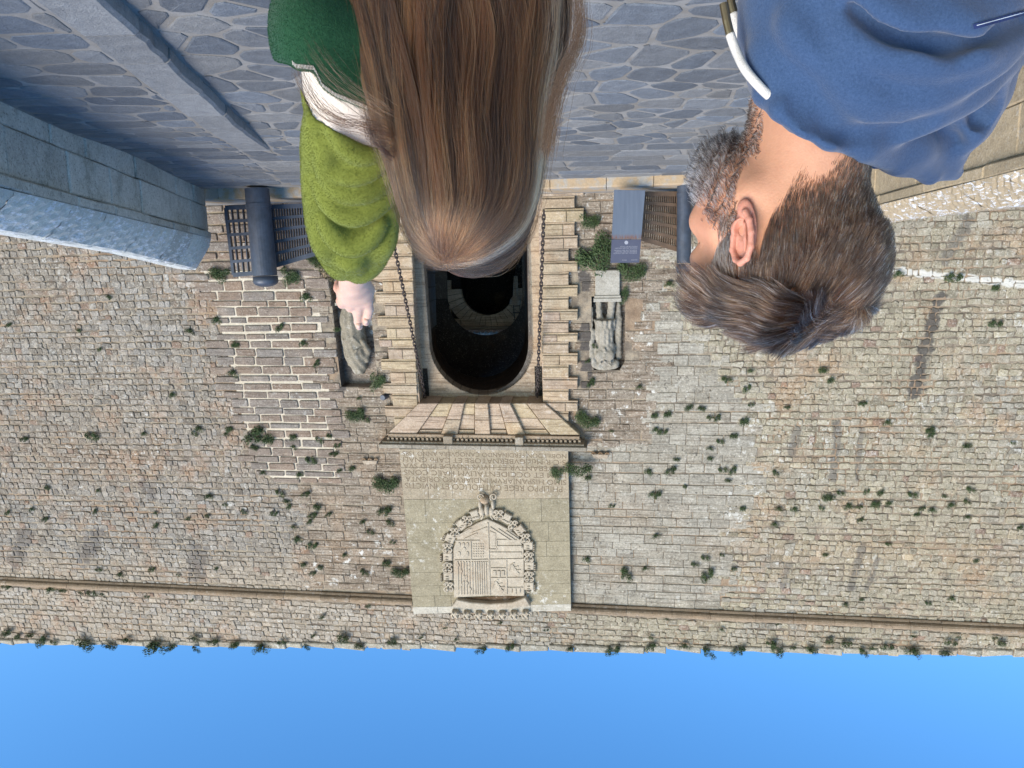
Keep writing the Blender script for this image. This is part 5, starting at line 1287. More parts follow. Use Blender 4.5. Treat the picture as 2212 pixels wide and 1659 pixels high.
def f_head(P):
    d = ell(P, (-.005, 0, 0), (.104, .077, .086))
    d = smin(d, ell(P, (.045, 0, -.055), (.055, .060, .078)), .03)
    for s_ in (1, -1):
        Q = P*np.array([1, s_, 1])
        d = smin(d, cap(Q, (.098, .008, -.016), (.087, .046, -.010), .014, .014), .015); d = smin(d, ell(Q, (.062, .025, .015), (.04, .032, .04)), .02)        # brow
        d = smin(d, cap(Q, (.084, .042, -.055), (.050, .060, -.045), .021, .016), .02)         # cheekbone
        d = smin(d, ell(Q, (.055, .035, -.085), (.035, .03, .04)), .02)
        d = smin(d, cap(Q, (.008, .060, -.078), (.078, .020, -.122), .019, .020), .03)         # jaw
        d = sub(d, ell(Q, (.102, .032, -.030), (.016, .017, .011)), .012)                       # eye socket
        d = smin(d, ell(Q, (.088, .033, -.032), (.012, .014, .009)), .004)                      # lids
        d = smin(d, cap(Q, (.105, .010, -.068), (.112, .007, -.07), .007), .006)                # nostril wings
    d = smin(d, cap(P, (.098, 0, -.022), (.118, 0, -.064), .008, .011), .01)                   # nose
    d = smin(d, ell(P, (.098, 0, -.092), (.012, .022, .006)), .005); d = smin(d, ell(P, (.096, 0, -.101), (.012, .019, .006)), .005)
    d = smin(d, ell(P, (.088, 0, -.125), (.02, .022, .018)), .02)
    d = smin(d, cap(P, (-.022, 0, -.05), (-.050, 0, -.27), .059, .060), .035)                   # neck
    d = smin(d, cap(P, (.02, .0, -.115), (.0, 0, -.25), .03, .04), .03)
    # folds: nape crease, crow's feet
    for k in range(4):
        a = -.35+.28*k; d = sub(d, cap(P, (.083, .052, -.030), (.083-.022*math.cos(a), .0585, -.030+.018*math.sin(a)+.002), .0012, .0007), .003)
    d = sub(d, cap(P, (-.105, -.02, -.10), (-.070, .045, -.125), .001, .0005), .008)
    d = sub(d, cap(P, (.02, .058, -.05), (.02, .062, -.012), .003), .008)                       # crease before the ear
    d = smin(d, ell(P, EC-np.array([.0, .010, 0]), (.014, .010, .028)), .008)
    return d
P, F = surfnet(f_head, (-.135, -.11, -.26), (.14, .115, .105), .0026)
P = relax(P, F, 1, .3)
PE, FE = surfnet(f_ear, EC-[.03, .025, .045], EC+[.03, .03, .045], .0009)
PE = relax(PE, FE, 1, .2); PE2, FE2 = PE*np.array([1, -1, 1]), FE[:, ::-1]
NH = len(F); F = np.concatenate([F, FE+len(P), FE2+len(P)+len(PE)]); P = np.concatenate([P, PE, PE2])
base = np.array([.53, .285, .18]); tint = np.tile(base, (len(P), 1))
de = np.abs(f_ear(P)); we = np.clip(1-de/.004, 0, 1)*(P[:, 1] > .07); tint = tint*(1-we[:, None])+we[:, None]*np.array([.54, .25, .18])
wc = np.clip(1-np.linalg.norm((P-np.array([.06, .055, -.05]))/np.array([.05, .04, .04]), axis=1), 0, 1); tint = tint*(1-.5*wc[:, None])+.5*wc[:, None]*np.array([.60, .25, .17])
headobj = npmesh('body', M2W(P), F, M['skin'], man, tint=tint)
# lower body surface (under the clothes) is the clothing itself; eyes
for s_ in (1, -1):
    mb = MB(); 
    ey = M2W(np.array([[.0815, .032*s_, -.031]]))[0]
    seg = 10
    for i in range(6):
        for j in range(seg):
            pass
    tube(mb, [ey-Ff*.011, ey-Ff*.005, ey+Ff*.004, ey+Ff*.0075, ey+Ff*.0085], [.003, .0085, .0085, .0045, .001], 14, (.7, .7, .68)); mb.build('eye', M['skin'], man, smooth=True)
# --- hair roots
FH_ = F[:NH]; tri = np.concatenate([FH_[:, [0, 1, 2]], FH_[:, [0, 2, 3]]]); A_ = np.linalg.norm(np.cross(P[tri[:, 1]]-P[tri[:, 0]], P[tri[:, 2]]-P[tri[:, 0]]), axis=1); A_ /= A_.sum()
def roots(n):
    k = rng.choice(len(tri), n, p=A_); a, b = rng.random(n), rng.random(n); fl = a+b > 1; a[fl], b[fl] = 1-a[fl], 1-b[fl]
    return P[tri[k, 0]]+(P[tri[k, 1]]-P[tri[k, 0]])*a[:, None]+(P[tri[k, 2]]-P[tri[k, 0]])*b[:, None]
def nz3(P_, k, s_=0.):      # smooth pseudo noise vector field
    return np.stack([np.sin(P_@np.array([k, .7*k, -.5*k])+s_+i*2.1+1.3*np.sin(P_@np.array([-.6*k, .9*k, .8*k])+i+s_)) for i in range(3)], 1)
def skull(P_):
    return np.minimum(ell(P_, (-.005, 0, 0), (.104, .077, .086)), 1)
R0 = roots(150000); G = grad(f_head, R0)
fq, rq, uq = R0[:, 0], R0[:, 1], R0[:, 2]
hl = np.interp(fq, [-.12, -.075, -.045, -.022, -.015, .015, .022, .040, .052, .075], [-.105, -.102, -.082, -.045, .004, .010, -.045, -.045, .012, .045])
hl = hl+.006*np.sin(fq*160)+.004*rng.standard_normal(len(fq))
notear = ~((np.abs(rq) > .070) & (fq > -.016) & (fq < .02) & (uq < .0))
isH = (uq > hl) & (fq < .082) & notear
front = (uq < .05) & (fq > .066); isH &= ~front
def grow(R_, G_, L, dirf, K_, curl, cr, lift, clump=None, damp=1.0):
    """grow strands: roots, normals, lengths; dirf gives flow vectors"""
    n = len(R_); pts = np.empty((n, K_, 3)); p = R_-G_*.001; pts[:, 0] = p; step = (L/(K_-1))[:, None]; ph = rng.random((n, 1))*6.28
    v = None
    for j in range(1, K_):
        d_ = dirf(p, j/K_); g = grad(skull, p) if False else G_
        d_ = d_-G_*np.minimum((d_*G_).sum(1), 0)[:, None]*1.0
        cu = nz3(p, cr, 0)*curl*(j/K_)**.7
        w_ = d_+G_*lift*(1-j/K_*1.1)+cu+rng.standard_normal((n, 3))*.06; w_ /= np.linalg.norm(w_, axis=1)[:, None]
        v = w_ if v is None else v*.45+w_*.55
        p = p+v*step; s_ = ell(p, (-.005, 0, 0), (.106, .079, .088)); inn = s_ < .001
        if inn.any(): gg = grad(lambda q: ell(q, (-.005, 0, 0), (.106, .079, .088)), p[inn]); p[inn] += gg*(.0015-s_[inn])[:, None]
        pts[:, j] = p
    return pts
def clumpify(pts, rad, amt):
    """pull tips of strands to a random neighbour's path"""
    n = len(pts); cs_ = rng.choice(n, max(4, int(n*rad)), replace=False); C_ = pts[cs_, 0]; out = pts.copy(); own = np.empty(n, int)
    for i in range(0, n, 2000): own[i:i+2000] = ((pts[i:i+2000, None, 0]-C_[None])**2).sum(2).argmin(1)
    gd = pts[cs_][own]; k = np.linspace(0, 1, pts.shape[1])[None, :, None]**.8*amt; k = k*(.5+.5*rng.random((n, 1, 1)))
    return out*(1-k)+(gd+(out[:, :1]-gd[:, :1])*.35)*k, own
top = isH & (uq > .028+.02*np.clip(-fq*8, 0, 1)); side = isH & (~top | (rng.random(len(fq)) < .35))
si = np.flatnonzero(side)[:40000]; ti = np.flatnonzero(top)[:26000]
# sides and back: short, flowing down and slightly rearward
def dside(p, k):
    d_ = np.tile(np.array([-.28, 0, -1.]), (len(p), 1)); d_[:, 0] += np.where(p[:, 0] > .01, .25, 0); d_ += .15*nz3(p, 28); return d_
L = np.interp(uq[si], [-.10, -.05, .0, .04], [.008, .013, .019, .028])*rng.uniform(.7, 1.25, len(si))
ps1, ow = clumpify(grow(R0[si], G[si], L, dside, 7, .18, 90, .24), .06, .28)
def mix3(a, b, k): return a*(1-k[:, None])+b*k[:, None]
def mancol(R_, own, grey):
    n = len(R_); cl = rng.random(own.max()+1)[own]; dark = np.array([.012, .006, .0035]); mid = np.array([.050, .024, .012]); bl = np.array([.34, .20, .105]); gr = np.array([.40, .375, .35])
    c = mix3(np.tile(dark, (n, 1)), np.tile(mid, (n, 1)), np.clip(cl*.9+rng.normal(0, .2, n), 0, 1)); k = (rng.random(n) < .10+.25*(cl > .75)).astype(float)*rng.random(n); c = mix3(c, np.tile(bl, (n, 1)), k*.8)
    k = (rng.random(n) < grey)*(.5+.5*rng.random(n)); return mix3(c, np.tile(gr, (n, 1)), k)
gs = np.clip(.06+.55*np.exp(-((R0[si][:, 0]-.045)/.03)**2)*(R0[si][:, 2] < .03), 0, 1)
hair('short_hair', M2W(ps1.reshape(-1, 3)).reshape(ps1.shape), np.where(rng.random(len(si)) < .08, .0003, .00013), M['hair'], man, mancol(R0[si], ow, gs))
# top: longer, swept forward from the crown and curling over the forehead
def dtop(p, k):
    x = p[:, 0]; fwd = np.clip((x+.135)/.045, 0, 1)
    d_ = np.stack([-.15+1.2*fwd, .35*np.sin(x*25+p[:, 1]*9)+.18*np.tanh(p[:, 1]/.04), -.95*np.clip(np.abs(p[:, 1])/.055, 0, 1)-.6*(1-fwd)-.15], 1)
    d_ += .26*nz3(p, 33, 1.)*(k+.25)
    fr = np.clip((x-.055)/.03, 0, 1); d_[:, 2] += .9*fr-1.9*fr*k; return d_
L = np.interp(R0[ti][:, 0], [-.1, -.03, .03, .09], [.027, .044, .053, .056])*rng.uniform(.7, 1.25, len(ti))
ps2, ow = clumpify(grow(R0[ti], G[ti], L, dtop, 12, .6, 60, .52), .02, .6)
gs = np.full(len(ti), .12)
hair('top_hair', M2W(ps2.reshape(-1, 3)).reshape(ps2.shape), np.where(rng.random(len(ti)) < .10, .00038, .00014), M['hair'], man, mancol(R0[ti], ow, gs))
# beard
ub = np.interp(fq, [.015, .03, .045, .06, .075, .09, .12], [-.03, -.035, -.047, -.062, -.070, -.078, -.078])
uq = uq+.006*nz3(R0, 130)[:, 0]+.004*rng.standard_normal(len(fq))
isB = (fq > .016) & (uq < ub+.003*rng.standard_normal(len(fq))) & (uq > -.165-.5*(fq-.06)*(fq < .06)*.0) & ~((uq > -.106) & (uq < -.088) & (np.abs(rq) < .018) & (fq > .09))
isB &= ~((fq < .03) & (uq < -.11)); isB |= (fq > .004) & (fq < .06) & (uq < -.115) & (uq > -.19) & (G[:, 0] > -.2) & (rq > -.05)
bi = np.flatnonzero(isB)[:14000]
def dbeard(p, k):
    d_ = np.stack([.5+0*p[:, 0], .12*np.sign(p[:, 1]), -.75+0*p[:, 0]], 1); lowr = p[:, 2] < -.14; d_[lowr] = np.array([.55, .1, -.45]); return d_+.3*nz3(p, 40)
Rb, Gb = R0[bi], G[bi]; chin = np.clip((Rb[:, 0]-.035)/.05, 0, 1)*np.clip((-.06-Rb[:, 2])/.04, 0, 1)
L = (.010+.022*chin)*rng.uniform(.6, 1.35, len(bi)); L *= np.where(Rb[:, 2] < -.15, .6, 1)
pb3, ow = clumpify(grow(Rb, Gb, L, dbeard, 12, 1.7, 330, .8), .03, .22)
c1 = np.array([.035, .022, .016]); c2 = np.array([.012, .01, .009]); gr = np.array([.50, .48, .46])
kc = np.clip(chin+rng.normal(0, .2, len(bi)), 0, 1); cb = mix3(np.tile(c1, (len(bi), 1)), np.tile(c2, (len(bi), 1)), kc*.85); kg = (rng.random(len(bi)) < .36+.32*chin)*rng.uniform(.5, 1, len(bi)); cb = mix3(cb, np.tile(gr, (len(bi), 1)), kg)
hair('beard', M2W(pb3.reshape(-1, 3)).reshape(pb3.shape), np.where(rng.random(len(bi)) < .3, .00027, .00015), M['hair'], man, cb)
# --- hooded sweatshirt
DM = MD-.76; RS = 1.14
def PXm(x, y, d): return W(x, y, d+DM)
def smoothpts(pts, n):
    pts = np.array(pts, float); out = []
    for i in range(len(pts)-1):
        p0, p1, p2, p3 = pts[max(i-1, 0)], pts[i], pts[i+1], pts[min(i+2, len(pts)-1)]
        for k in np.linspace(0, 1, n, endpoint=False): out.append(.5*((2*p1)+(-p0+p2)*k+(2*p0-5*p1+4*p2-p3)*k*k+(-p0+3*p1-3*p2+p3)*k**3))
    out.append(pts[-1]); return out
def mloc(f_, r_, u_): return M2W(np.array([[f_, r_, u_]]))[0]
byaw = math.radians(75); Bf = np.array([math.sin(byaw), math.cos(byaw), 0]); Br = np.array([math.cos(byaw), -math.sin(byaw), 0])
TB = np.array([W(1862, 0, MD)[0], MD, Cm[2]])
def bloc(f_, r_, u_): return TB+Bf*f_+Br*r_+Fu*u_
RIM = [(1644, 178, .700), (1652, 200, .686), (1690, 236, .662), (1740, 268, .652), (1797, 298, .658), (1862, 328, .686), (1940, 356, .730), (2010, 374, .782), (2062, 374, .812)]
FAR = [(2060, 374, .835), (1985, 372, .875), (1890, 350, .90), (1790, 300, .90), (1690, 230, .87), (1640, 190, .82), (1640, 172, .76)]
def f_base(P_):
    q_ = P_-TB; Q = np.stack([q_@Bf, q_@Br, q_[:, 2]], 1)
    d = ell(Q, (0, 0, -.52), (.125, .20, .33))
    d = smin(d, cap(Q, (0, .14, -.33), (0, -.14, -.33), .068), .05)
    d = smin(d, cap(P_, PXm(1780, 140, .76), PXm(1840, 0, .76), .072, .11), .04)
    d = smin(d, ell(P_, PXm(1895, 20, .70), (.145, .115, .125)), .05)
    d = smin(d, ell(P_, PXm(1990, 175, .79), (.10, .09, .085)), .05)
    d = smin(d, chainf(P_, [(PXm(2048, 308, .815), .026), (PXm(2085, 250, .83), .030), (PXm(2105, 180, .83), .034), (PXm(2150, 60, .80), .05)], .03), .03)
    d = smin(d, cap(P_, PXm(1990, -60, .66), PXm(2080, -620, .66), .075, .055), .05); d = smin(d, cap(Q, (0, -.185, -.36), (-.01, -.23, -.66), .062, .05), .04)
    return d
def sridge(f, pts, r, d0=.62):
    out = []
    pts = [tuple(q) for q in smoothpts(pts, 5)]
    for i, (x, y) in enumerate(pts):
        rr = ray(x, y); rr = rr/np.linalg.norm(rr); p = on_surface(f, CAM+rr*d0, rr, 60)
        if abs(f(p[None])[0]) > .005 or np.linalg.norm(p-CAM) > 1.3:
            q = W(x, y, MD+.02)
            for _ in range(8): q = q-grad(f, q[None])[0]*f(q[None])[0]
            p = q
        e_ = min(i, len(pts)-1-i)/5.; out.append((p, r*(.35+.65*min(1, e_))))
    return out
def on_surface(f, p, d, it=40):
    p = np.array(p, float)
    for _ in range(it):
        v = f(p[None])[0]; p = p+d*v*.8
        if abs(v) < 1e-4: break
    return p
HR = [sridge(f_base, p, r) for p, r in (
    ([(1640, 120), (1662, 150), (1707, 180), (1750, 226), (1796, 256), (1872, 270), (1950, 270), (1994, 247), (2050, 215)], .012),
    ([(1811, 165), (1841, 214), (1887, 242), (1964, 246), (2025, 236), (2116, 189), (2193, 122)], .011),
    ([(1799, 116), (1826, 168), (1887, 204), (1964, 207), (2055, 183), (2147, 122), (2225, 60)], .012),
    ([(1817, 43), (1872, 95), (1948, 121), (2040, 127), (2116, 107), (2225, 60)], .014),
    ([(1842, -25), (1903, 26), (1994, 54), (2100, 56), (2200, 30)], .013),
    ([(1700, 30), (1735, 90), (1780, 140)], .008),
    ([(2062, 320), (2100, 285), (2128, 235), (2150, 170)], .010))]
HV = [sridge(f_base, p, r) for p, r in (
    ([(1640, 160), (1690, 205), (1748, 252), (1815, 284), (1890, 292), (1960, 290), (2005, 262)], .009),
    ([(1842, 8), (1905, 60), (1960, 84), (2040, 92), (2116, 80), (2212, 40)], .005),
    ([(1990, 275), (2030, 290), (2062, 305)], .006),
    ([(2110, 215), (2118, 240), (2112, 262)], .006))]
CRE = None
def f_hoodie(P_):
    Q = W2M(P_)
    d = f_base(P_)
    nb_ = np.abs(d) < .045
    if nb_.any():
        pn = P_[nb_]; dn = d[nb_]
        rg = None
        for c in HR: e_ = chainf(pn, c, .015); rg = e_ if rg is None else smin(rg, e_, .008)
        dn = smin(dn, rg, .022)
        rg = np.min([chainf(pn, c, .012) for c in HV[1:]], axis=0); dn = sub(dn, rg, .02)
        d = d.copy(); d[nb_] = dn
    d = smin(d, chainf(P_, [(PXm(1672, 200, .694), .018), (PXm(1745, 236, .678), .022), (PXm(1800, 266, .680), .022), (PXm(1860, 290, .70), .025), (PXm(1950, 315, .745), .028), (PXm(2035, 335, .80), .026)], .02), .010)
    d = sub(d, cap(Q, (-.028, 0, -.08), (-.040, 0, -.225), .064, .060), .006)
    d = smin(d, chainf(P_, [(PXm(*p), .011) for p in RIM], .01), .010); d = smin(d, chainf(P_, [(PXm(*p), .008) for p in FAR], .01), .014)
    if CRE: d = sub(d, chainf(P_, CRE, .01), .008)
    d = sub(d, chainf(P_, [(PXm(1900, 356, .815), .014), (PXm(1965, 376, .83), .018), (PXm(2022, 382, .832), .010)], .01), .006)
    d = np.maximum(d, -(P_[:, 2]-.86))
    d += .0012*np.sin(P_@np.array([60, 35, 90.])+2*np.sin(P_@np.array([22, -31, 17.])))
    return d
lo = np.array([-.78, .50, .84]); hi = np.array([-.20, 1.14, Cm[2]-.055])
CRE = sridge(f_hoodie, [(1712, 228), (1748, 256), (1815, 282), (1890, 290), (1960, 288), (2005, 262)], .0085)
P1, F1 = surfnet(f_hoodie, (lo[0], lo[1], 1.24), (hi[0], hi[1], hi[2]), .0045)
M['hoodie'] = cloth_mat('blue_sweatshirt_cotton', (.010, .030, .075), (.060, .105, .205), 380, .6, .0012, .2)
P1 = relax(P1, F1, 3, .5); npmesh('sweatshirt', P1, F1, M['hoodie'], man)
P1, F1 = surfnet(f_hoodie, lo, (hi[0], hi[1], 1.255), .013); npmesh('sweatshirt_lower', P1, F1, M['hoodie'], man)
# garment label on the back
tl = NT('woven_label'); MLB = tl.done((.018, .03, .10), .7); tw = NT('label_thread'); MLW = tw.done((.5, .54, .6), .7)
def strip_on(f, a, b, n, hw, name, mat, parent, lift=.0012, smpl=(1, 0)):
    mb = MB(); vs = []
    for i in range(n+1):
        c = np.array(a)*(1-i/n)+np.array(b)*i/n; e = np.array(b)-np.array(a); nn = np.array([-e[1], e[0]])/np.linalg.norm(e)
        for sg in (-1, 1):
            q = c+nn*hw*sg; rr = ray(*q); rr = rr/np.linalg.norm(rr); p = on_surface(f, CAM+rr*.5, rr); vs.append(p-rr*lift)
    mb.add(vs, [(2*i, 2*i+1, 2*i+3, 2*i+2) for i in range(n)]); return mb.build(name, mat, parent)
strip_on(f_hoodie, (2103, 58), (2250, 18), 12, 5.5, 'back_label', MLB, man)
strip_on(f_hoodie, (2110, 55), (2250, 17), 20, .8, 'label_stitching', MLW, man, .002)
# drawstrings with metal tips and eyelet
tc = NT('white_cotton_cord'); v = tc.voro(900); MCD = tc.done(tc.mix(v, (.70, .67, .62), (.50, .47, .43)), .9, tc.bump(v, .6, .001))
tb_ = NT('aged_brass'); tb_.b.inputs['Metallic'].default_value = .9; MBR = tb_.done(tb_.mix(tb_.noise(80, 3), (.18, .14, .08), (.36, .29, .18)), .35, spec=.5)
for pts, tip, r_, lb in (([(1668, 213, .667), (1640, 186, .664), (1610, 150, .670), (1590, 110, .680), (1577, 74, .683)], [(1577, 74, .683), (1570, 45, .684), (1563, 8, .686)], .0048, 'near white drawstring with brass tip'),
                         ([(1634, 135, .735), (1613, 105, .728), (1596, 68, .726), (1585, 28, .726)], [(1585, 28, .726), (1580, 8, .727), (1576, -18, .728)], .0048, 'far white drawstring with brass tip')):
    mb = MB(); q = smoothpts([PXm(*p) for p in pts], 8); tube(mb, q, r_, 12); o = mb.build('drawstring', MCD, man, smooth=True); o['label'] = lb
    mb = MB(); tube(mb, [PXm(*p) for p in tip], r_*.92, 12); mb.build('cord_tip', MBR, man, smooth=False)
mb = MB(); c = PXm(1669, 214, .666); ax1 = (PXm(1679, 232, .664)-c)/1.; ax2 = (PXm(1664, 218, .667)-c); tube(mb, [c+ax1*.75*math.cos(a)+ax2*1.5*math.sin(a) for a in np.linspace(0, 2*PI, 17)], .0018, 6, cap=False)
me_ = NT('dark_eyelet'); mb.build('eyelet', me_.done((.02, .02, .022), .4), man)
# trousers and shoes
M['denim'] = cloth_mat('dark_denim', (.02, .028, .045), (.05, .065, .09), 300)
tsh = NT('shoe_leather'); M['shoe'] = tsh.done((.05, .04, .035), .5)
def lower(parent, cx_, cy_, fd, hip, name_t, mat):
    fd = np.array(fd)/np.linalg.norm(fd); sd_ = np.array([fd[1], -fd[0], 0])
    def f(P_):
        d = ell(P_, (cx_, cy_, hip), (.17, .14, .14))
        for s_ in (-1, 1):
            a = np.array([cx_, cy_, 0])+sd_*.09*s_; d = smin(d, chainf(P_, [(a+[0, 0, hip-.03], .085), (a+[0, 0, .50]+fd*.02, .062), (a+[0, 0, .09], .052)], .03), .04)
        return np.maximum(d, P_[:, 2]-hip-.03)
    P_, F_ = surfnet(f, (cx_-.3, cy_-.3, .03), (cx_+.3, cy_+.3, hip+.08), .02); npmesh(name_t, P_, F_, mat, parent)
    for s_ in (-1, 1):
        a = np.array([cx_, cy_, 0])+sd_*.09*s_
        P_, F_ = surfnet(lambda q: np.maximum(smin(chainf(q, [(a+[0, 0, .055]-fd*.05, .042), (a+[0, 0, .05]+fd*.06, .045), (a+[0, 0, .042]+fd*.16, .036)], .02), cap(q, a+[0, 0, .05], a+[0, 0, .1], .045), .02), .014-q[:, 2]), a-[.25, .25, -.005], a+[.25, .25, .17], .012); npmesh('shoe', P_, F_, M['shoe'], parent)
lower(man, TB[0], MD, Bf, .92, 'trousers', M['denim'])
# hands below the frame
def simple_hand(parent, wrist, dirv, side, fwd):
    dirv = np.array(dirv)/np.linalg.norm(dirv); side = np.array(side); fwd = np.array(fwd)
    def f(q):
        d = cap(q, wrist-dirv*.12, wrist, .034, .027); d = smin(d, cap(q, wrist, wrist+dirv*.05, .024, .03), .02)
        for i, (o_, L) in enumerate(((-.026, .070), (-.009, .080), (.009, .075), (.025, .058))):
            k = wrist+dirv*.08+fwd*o_; d = smin(d, chainf(q, [(wrist+dirv*.02+fwd*o_*.5, .014), (k, .010), (k+dirv*L*.5+side*.008, .0088), (k+dirv*L*.95+side*.028, .0075)], .004), .006)
        d = smin(d, chainf(q, [(wrist+dirv*.01-fwd*.02, .014), (wrist+dirv*.05-fwd*.045+side*.01, .011), (wrist+dirv*.08-fwd*.045+side*.02, .009)], .005), .01); return d
    P_, F_ = surfnet(f, wrist-.22, wrist+.22, .0045); npmesh('hand', P_, F_, M['skin'], parent, tint=(.55, .33, .23))
for s_ in (-1, 1):
    wq = np.array(PXm(2085, -760, .66)) if s_ > 0 else bloc(-.02, -.25, -.86)
    P_, F_ = surfnet(lambda q: cap(q, np.array(PXm(2080, -600, .66)) if s_ > 0 else bloc(-.01, -.23, -.64), wq, .055, .040), wq-.25, wq+.25, .014); npmesh('sleeve_lower', P_, F_, M['hoodie'], man)
    simple_hand(man, wq, (0, 0, -1), -Br*s_, -Bf)
# ------------------------------------------------------------------ THE WOMAN
wd0 = .95
woman = thing('person', (W(960, 300, 1.03)[0], 1.03, 0), 'long haired woman seen from behind in a green fleece, one arm stretched out pointing', 'person')
Hc = W(1016, 452, 1.0)
def f_whead(P_):
    Q = P_-Hc; d = ell(Q, (0, 0, .0), (.078, .098, .086))
    d = smin(d, ell(Q, (0, .045, -.055), (.058, .05, .075)), .03); d = smin(d, ell(Q, (0, .075, -.11), (.02, .02, .018)), .03)
    d = smin(d, cap(Q, (0, .095, -.02), (0, .112, -.06), .007, .01), .01)
    for s_ in (-1, 1):
        R_ = Q*np.array([s_, 1, 1]); d = sub(d, ell(R_, (.03, .095, -.028), (.017, .014, .011)), .01); d = smin(d, ell(R_, (.031, .083, -.03), (.013, .011, .009)), .003)
        d = smin(d, ell(R_, (.079, .0, -.035), (.006, .014, .03)), .006); d = smin(d, cap(R_, (.02, .06, -.115), (.055, .0, -.085), .018), .02)
    d = smin(d, ell(Q, (0, .092, -.088), (.02, .01, .006)), .004); d = smin(d, ell(Q, (0, .09, -.097), (.017, .011, .006)), .004)
    return smin(d, cap(Q, (0, -.015, -.06), W(965, 190, 1.03)-Hc, .048, .055), .03)
P_, F_ = surfnet(f_whead, Hc+np.array([-.11, -.13, -.30]), Hc+np.array([.12, .14, .11]), .005); npmesh('body', P_, F_, M['skin'], woman, tint=(.62, .42, .33))
for s_ in (-1, 1):
    mb = MB(); e = Hc+np.array([.031*s_, .081, -.029]); tube(mb, [e, e+[0, .006, 0], e+[0, .011, 0], e+[0, .0125, 0]], [.008, .0105, .006, .001], 12, (.7, .7, .68)); mb.build('eye', M['skin'], woman, smooth=True)
# hem lines of the colour blocked fleece, in the viewer's picture
HX = np.array([590, 627, 639, 678, 696, 722, 781, 850, 1300]); HY = np.array([132, 137, 149, 153, 190, 210, 234, 262, 300])
BX = np.array([590, 639, 662, 678, 722, 789, 813, 870]); BY = np.array([125, 165, 222, 256, 284, 318, 322, 340])
ARM = [(W(735, 110, 1.02), .058), (W(748, 205, 1.04), .052), (W(757, 300, 1.09), .053), (W(758, 390, 1.16), .061), (W(760, 470, 1.22), .064), (W(764, 530, 1.29), .049)]
def arm_axis(P_):
    best = np.full(len(P_), 1e9); h = np.zeros(len(P_)); acc = 0
    for (a, _), (b, _) in zip(ARM, ARM[1:]):
        d = b-a; L = np.linalg.norm(d); t = np.clip(((P_-a)@d)/(d@d), 0, 1); q = P_-a-t[:, None]*d; r = np.sqrt((q*q).sum(1)); m_ = r < best; best[m_] = r[m_]; h[m_] = acc+L*t[m_]; acc += L
    return h, acc
SRIDGE = [([(685, 260), (678, 330), (680, 420), (690, 500), (715, 560), (755, 592), (800, 575), (832, 520), (838, 450)], .013),
          ([(700, 300), (705, 360), (730, 405), (775, 415), (820, 395), (838, 350)], .012),
          ([(698, 385), (712, 430), (745, 460), (785, 458), (822, 430), (838, 400)], .013),
          ([(700, 340), (725, 372), (765, 380), (805, 366), (830, 330)], .008),
          ([(706, 470), (725, 510), (758, 530), (795, 512), (815, 475)], .013),
          ([(712, 260), (740, 310), (780, 335), (820, 325)], .008)]
def f_arm0(P_):
    return chainf(P_, ARM, .03)
def surf_ridge(f, pts, r, lift=0.):
    out = []
    for x, y in smoothpts(pts, 5):
        rr = ray(x, y); rr = rr/np.linalg.norm(rr); p = on_surface(f, CAM+rr*.75, rr, 60)
        if np.linalg.norm(p-CAM) > 2.5 or abs(f(p[None])[0]) > .02:
            q = W(x, y, 1.2); g = f(q[None])[0]; gg = grad(f, q[None])[0]; p = q-gg*g
        out.append((p, r))
    return out
SR = [surf_ridge(f_arm0, p, r*1.15) for p, r in SRIDGE]
SV = [surf_ridge(f_arm0, p, .0042) for p in ([(714, 452), (750, 484), (785, 482), (815, 455)],)]
def f_sleeve(P_):
    d = f_arm0(P_)
    d = smin(d, ell(P_, W(757, 482, 1.25), (.058, .066, .074)), .03)
    nb_ = np.abs(d) < .045
    if nb_.any():
        pn = P_[nb_]; dn = d[nb_]
        dn = smin(dn, np.min([chainf(pn, c, .012) for c in SR], axis=0), .014)
        dn = sub(dn, np.min([chainf(pn, c, .012) for c in SV], axis=0), .012)
        d = d.copy(); d[nb_] = dn
    d = sub(d, cap(P_, W(762, 560, 1.36), W(763, 600, 1.46), .032, .045), .008)
    return d
def clipx(P_, X, Y, sgn, k=.0007):
    x, y = projv(P_); return sgn*(np.interp(x, X, Y)-y)*k
def f_light(P_):
    d = f_sleeve(P_); x, y = projv(P_); return smax(d, (np.interp(x, BX, BY)-4-y)*.0007, .003)
def f_cream(P_):
    d = f_sleeve(P_)+.0035; x, y = projv(P_); return np.maximum(np.maximum(d, (np.interp(x, HX, HY)-10-y)*.0007), (y-np.interp(x, BX, BY)-8)*.0007)
def f_dark(P_):
    d = f_arm0(P_)-.004
    d = smin(d, ell(P_, W(915, -120, 1.09), (.160, .11, .30)), .05); d = smin(d, cap(P_, W(725, 115, 1.04), W(1120, 110, 1.06), .056), .04)
    d = smin(d, cap(P_, W(965, 190, 1.03), W(960, 120, 1.05), .062, .09), .03)
    d = smin(d, cap(P_, W(1130, 80, 1.06), W(1150, -250, 1.06), .052, .046), .04)
    d = smin(d, ell(P_, W(672, 70, 1.0), (.05, .06, .075)), .04)
    x, y = projv(P_); d = smax(d, (y-np.interp(x, HX, HY))*.0007, .004)
    d = smin(d, chainf(P_, [(W(640, -40, .97), .016), (W(645, 60, .965), .014), (W(655, 125, .97), .008)], .01), .015)
    d = sub(d, cap(P_, W(1016, 250, 1.0), W(970, 170, 1.03), .05, .05), .01)
    return np.maximum(d, -(P_[:, 2]-.9))
M['lgreen'] = cloth_mat('light_green_fleece', (.115, .14, .018), (.19, .215, .045), 260, .2, .0015, .12)
M['dgreen'] = cloth_mat('dark_green_fleece', (.008, .04, .018), (.02, .08, .036), 260, .8, .003, .1)
M['cream'] = cloth_mat('cream_fleece', (.62, .54, .46), (.78, .71, .64), 260, .8, .003, .1)
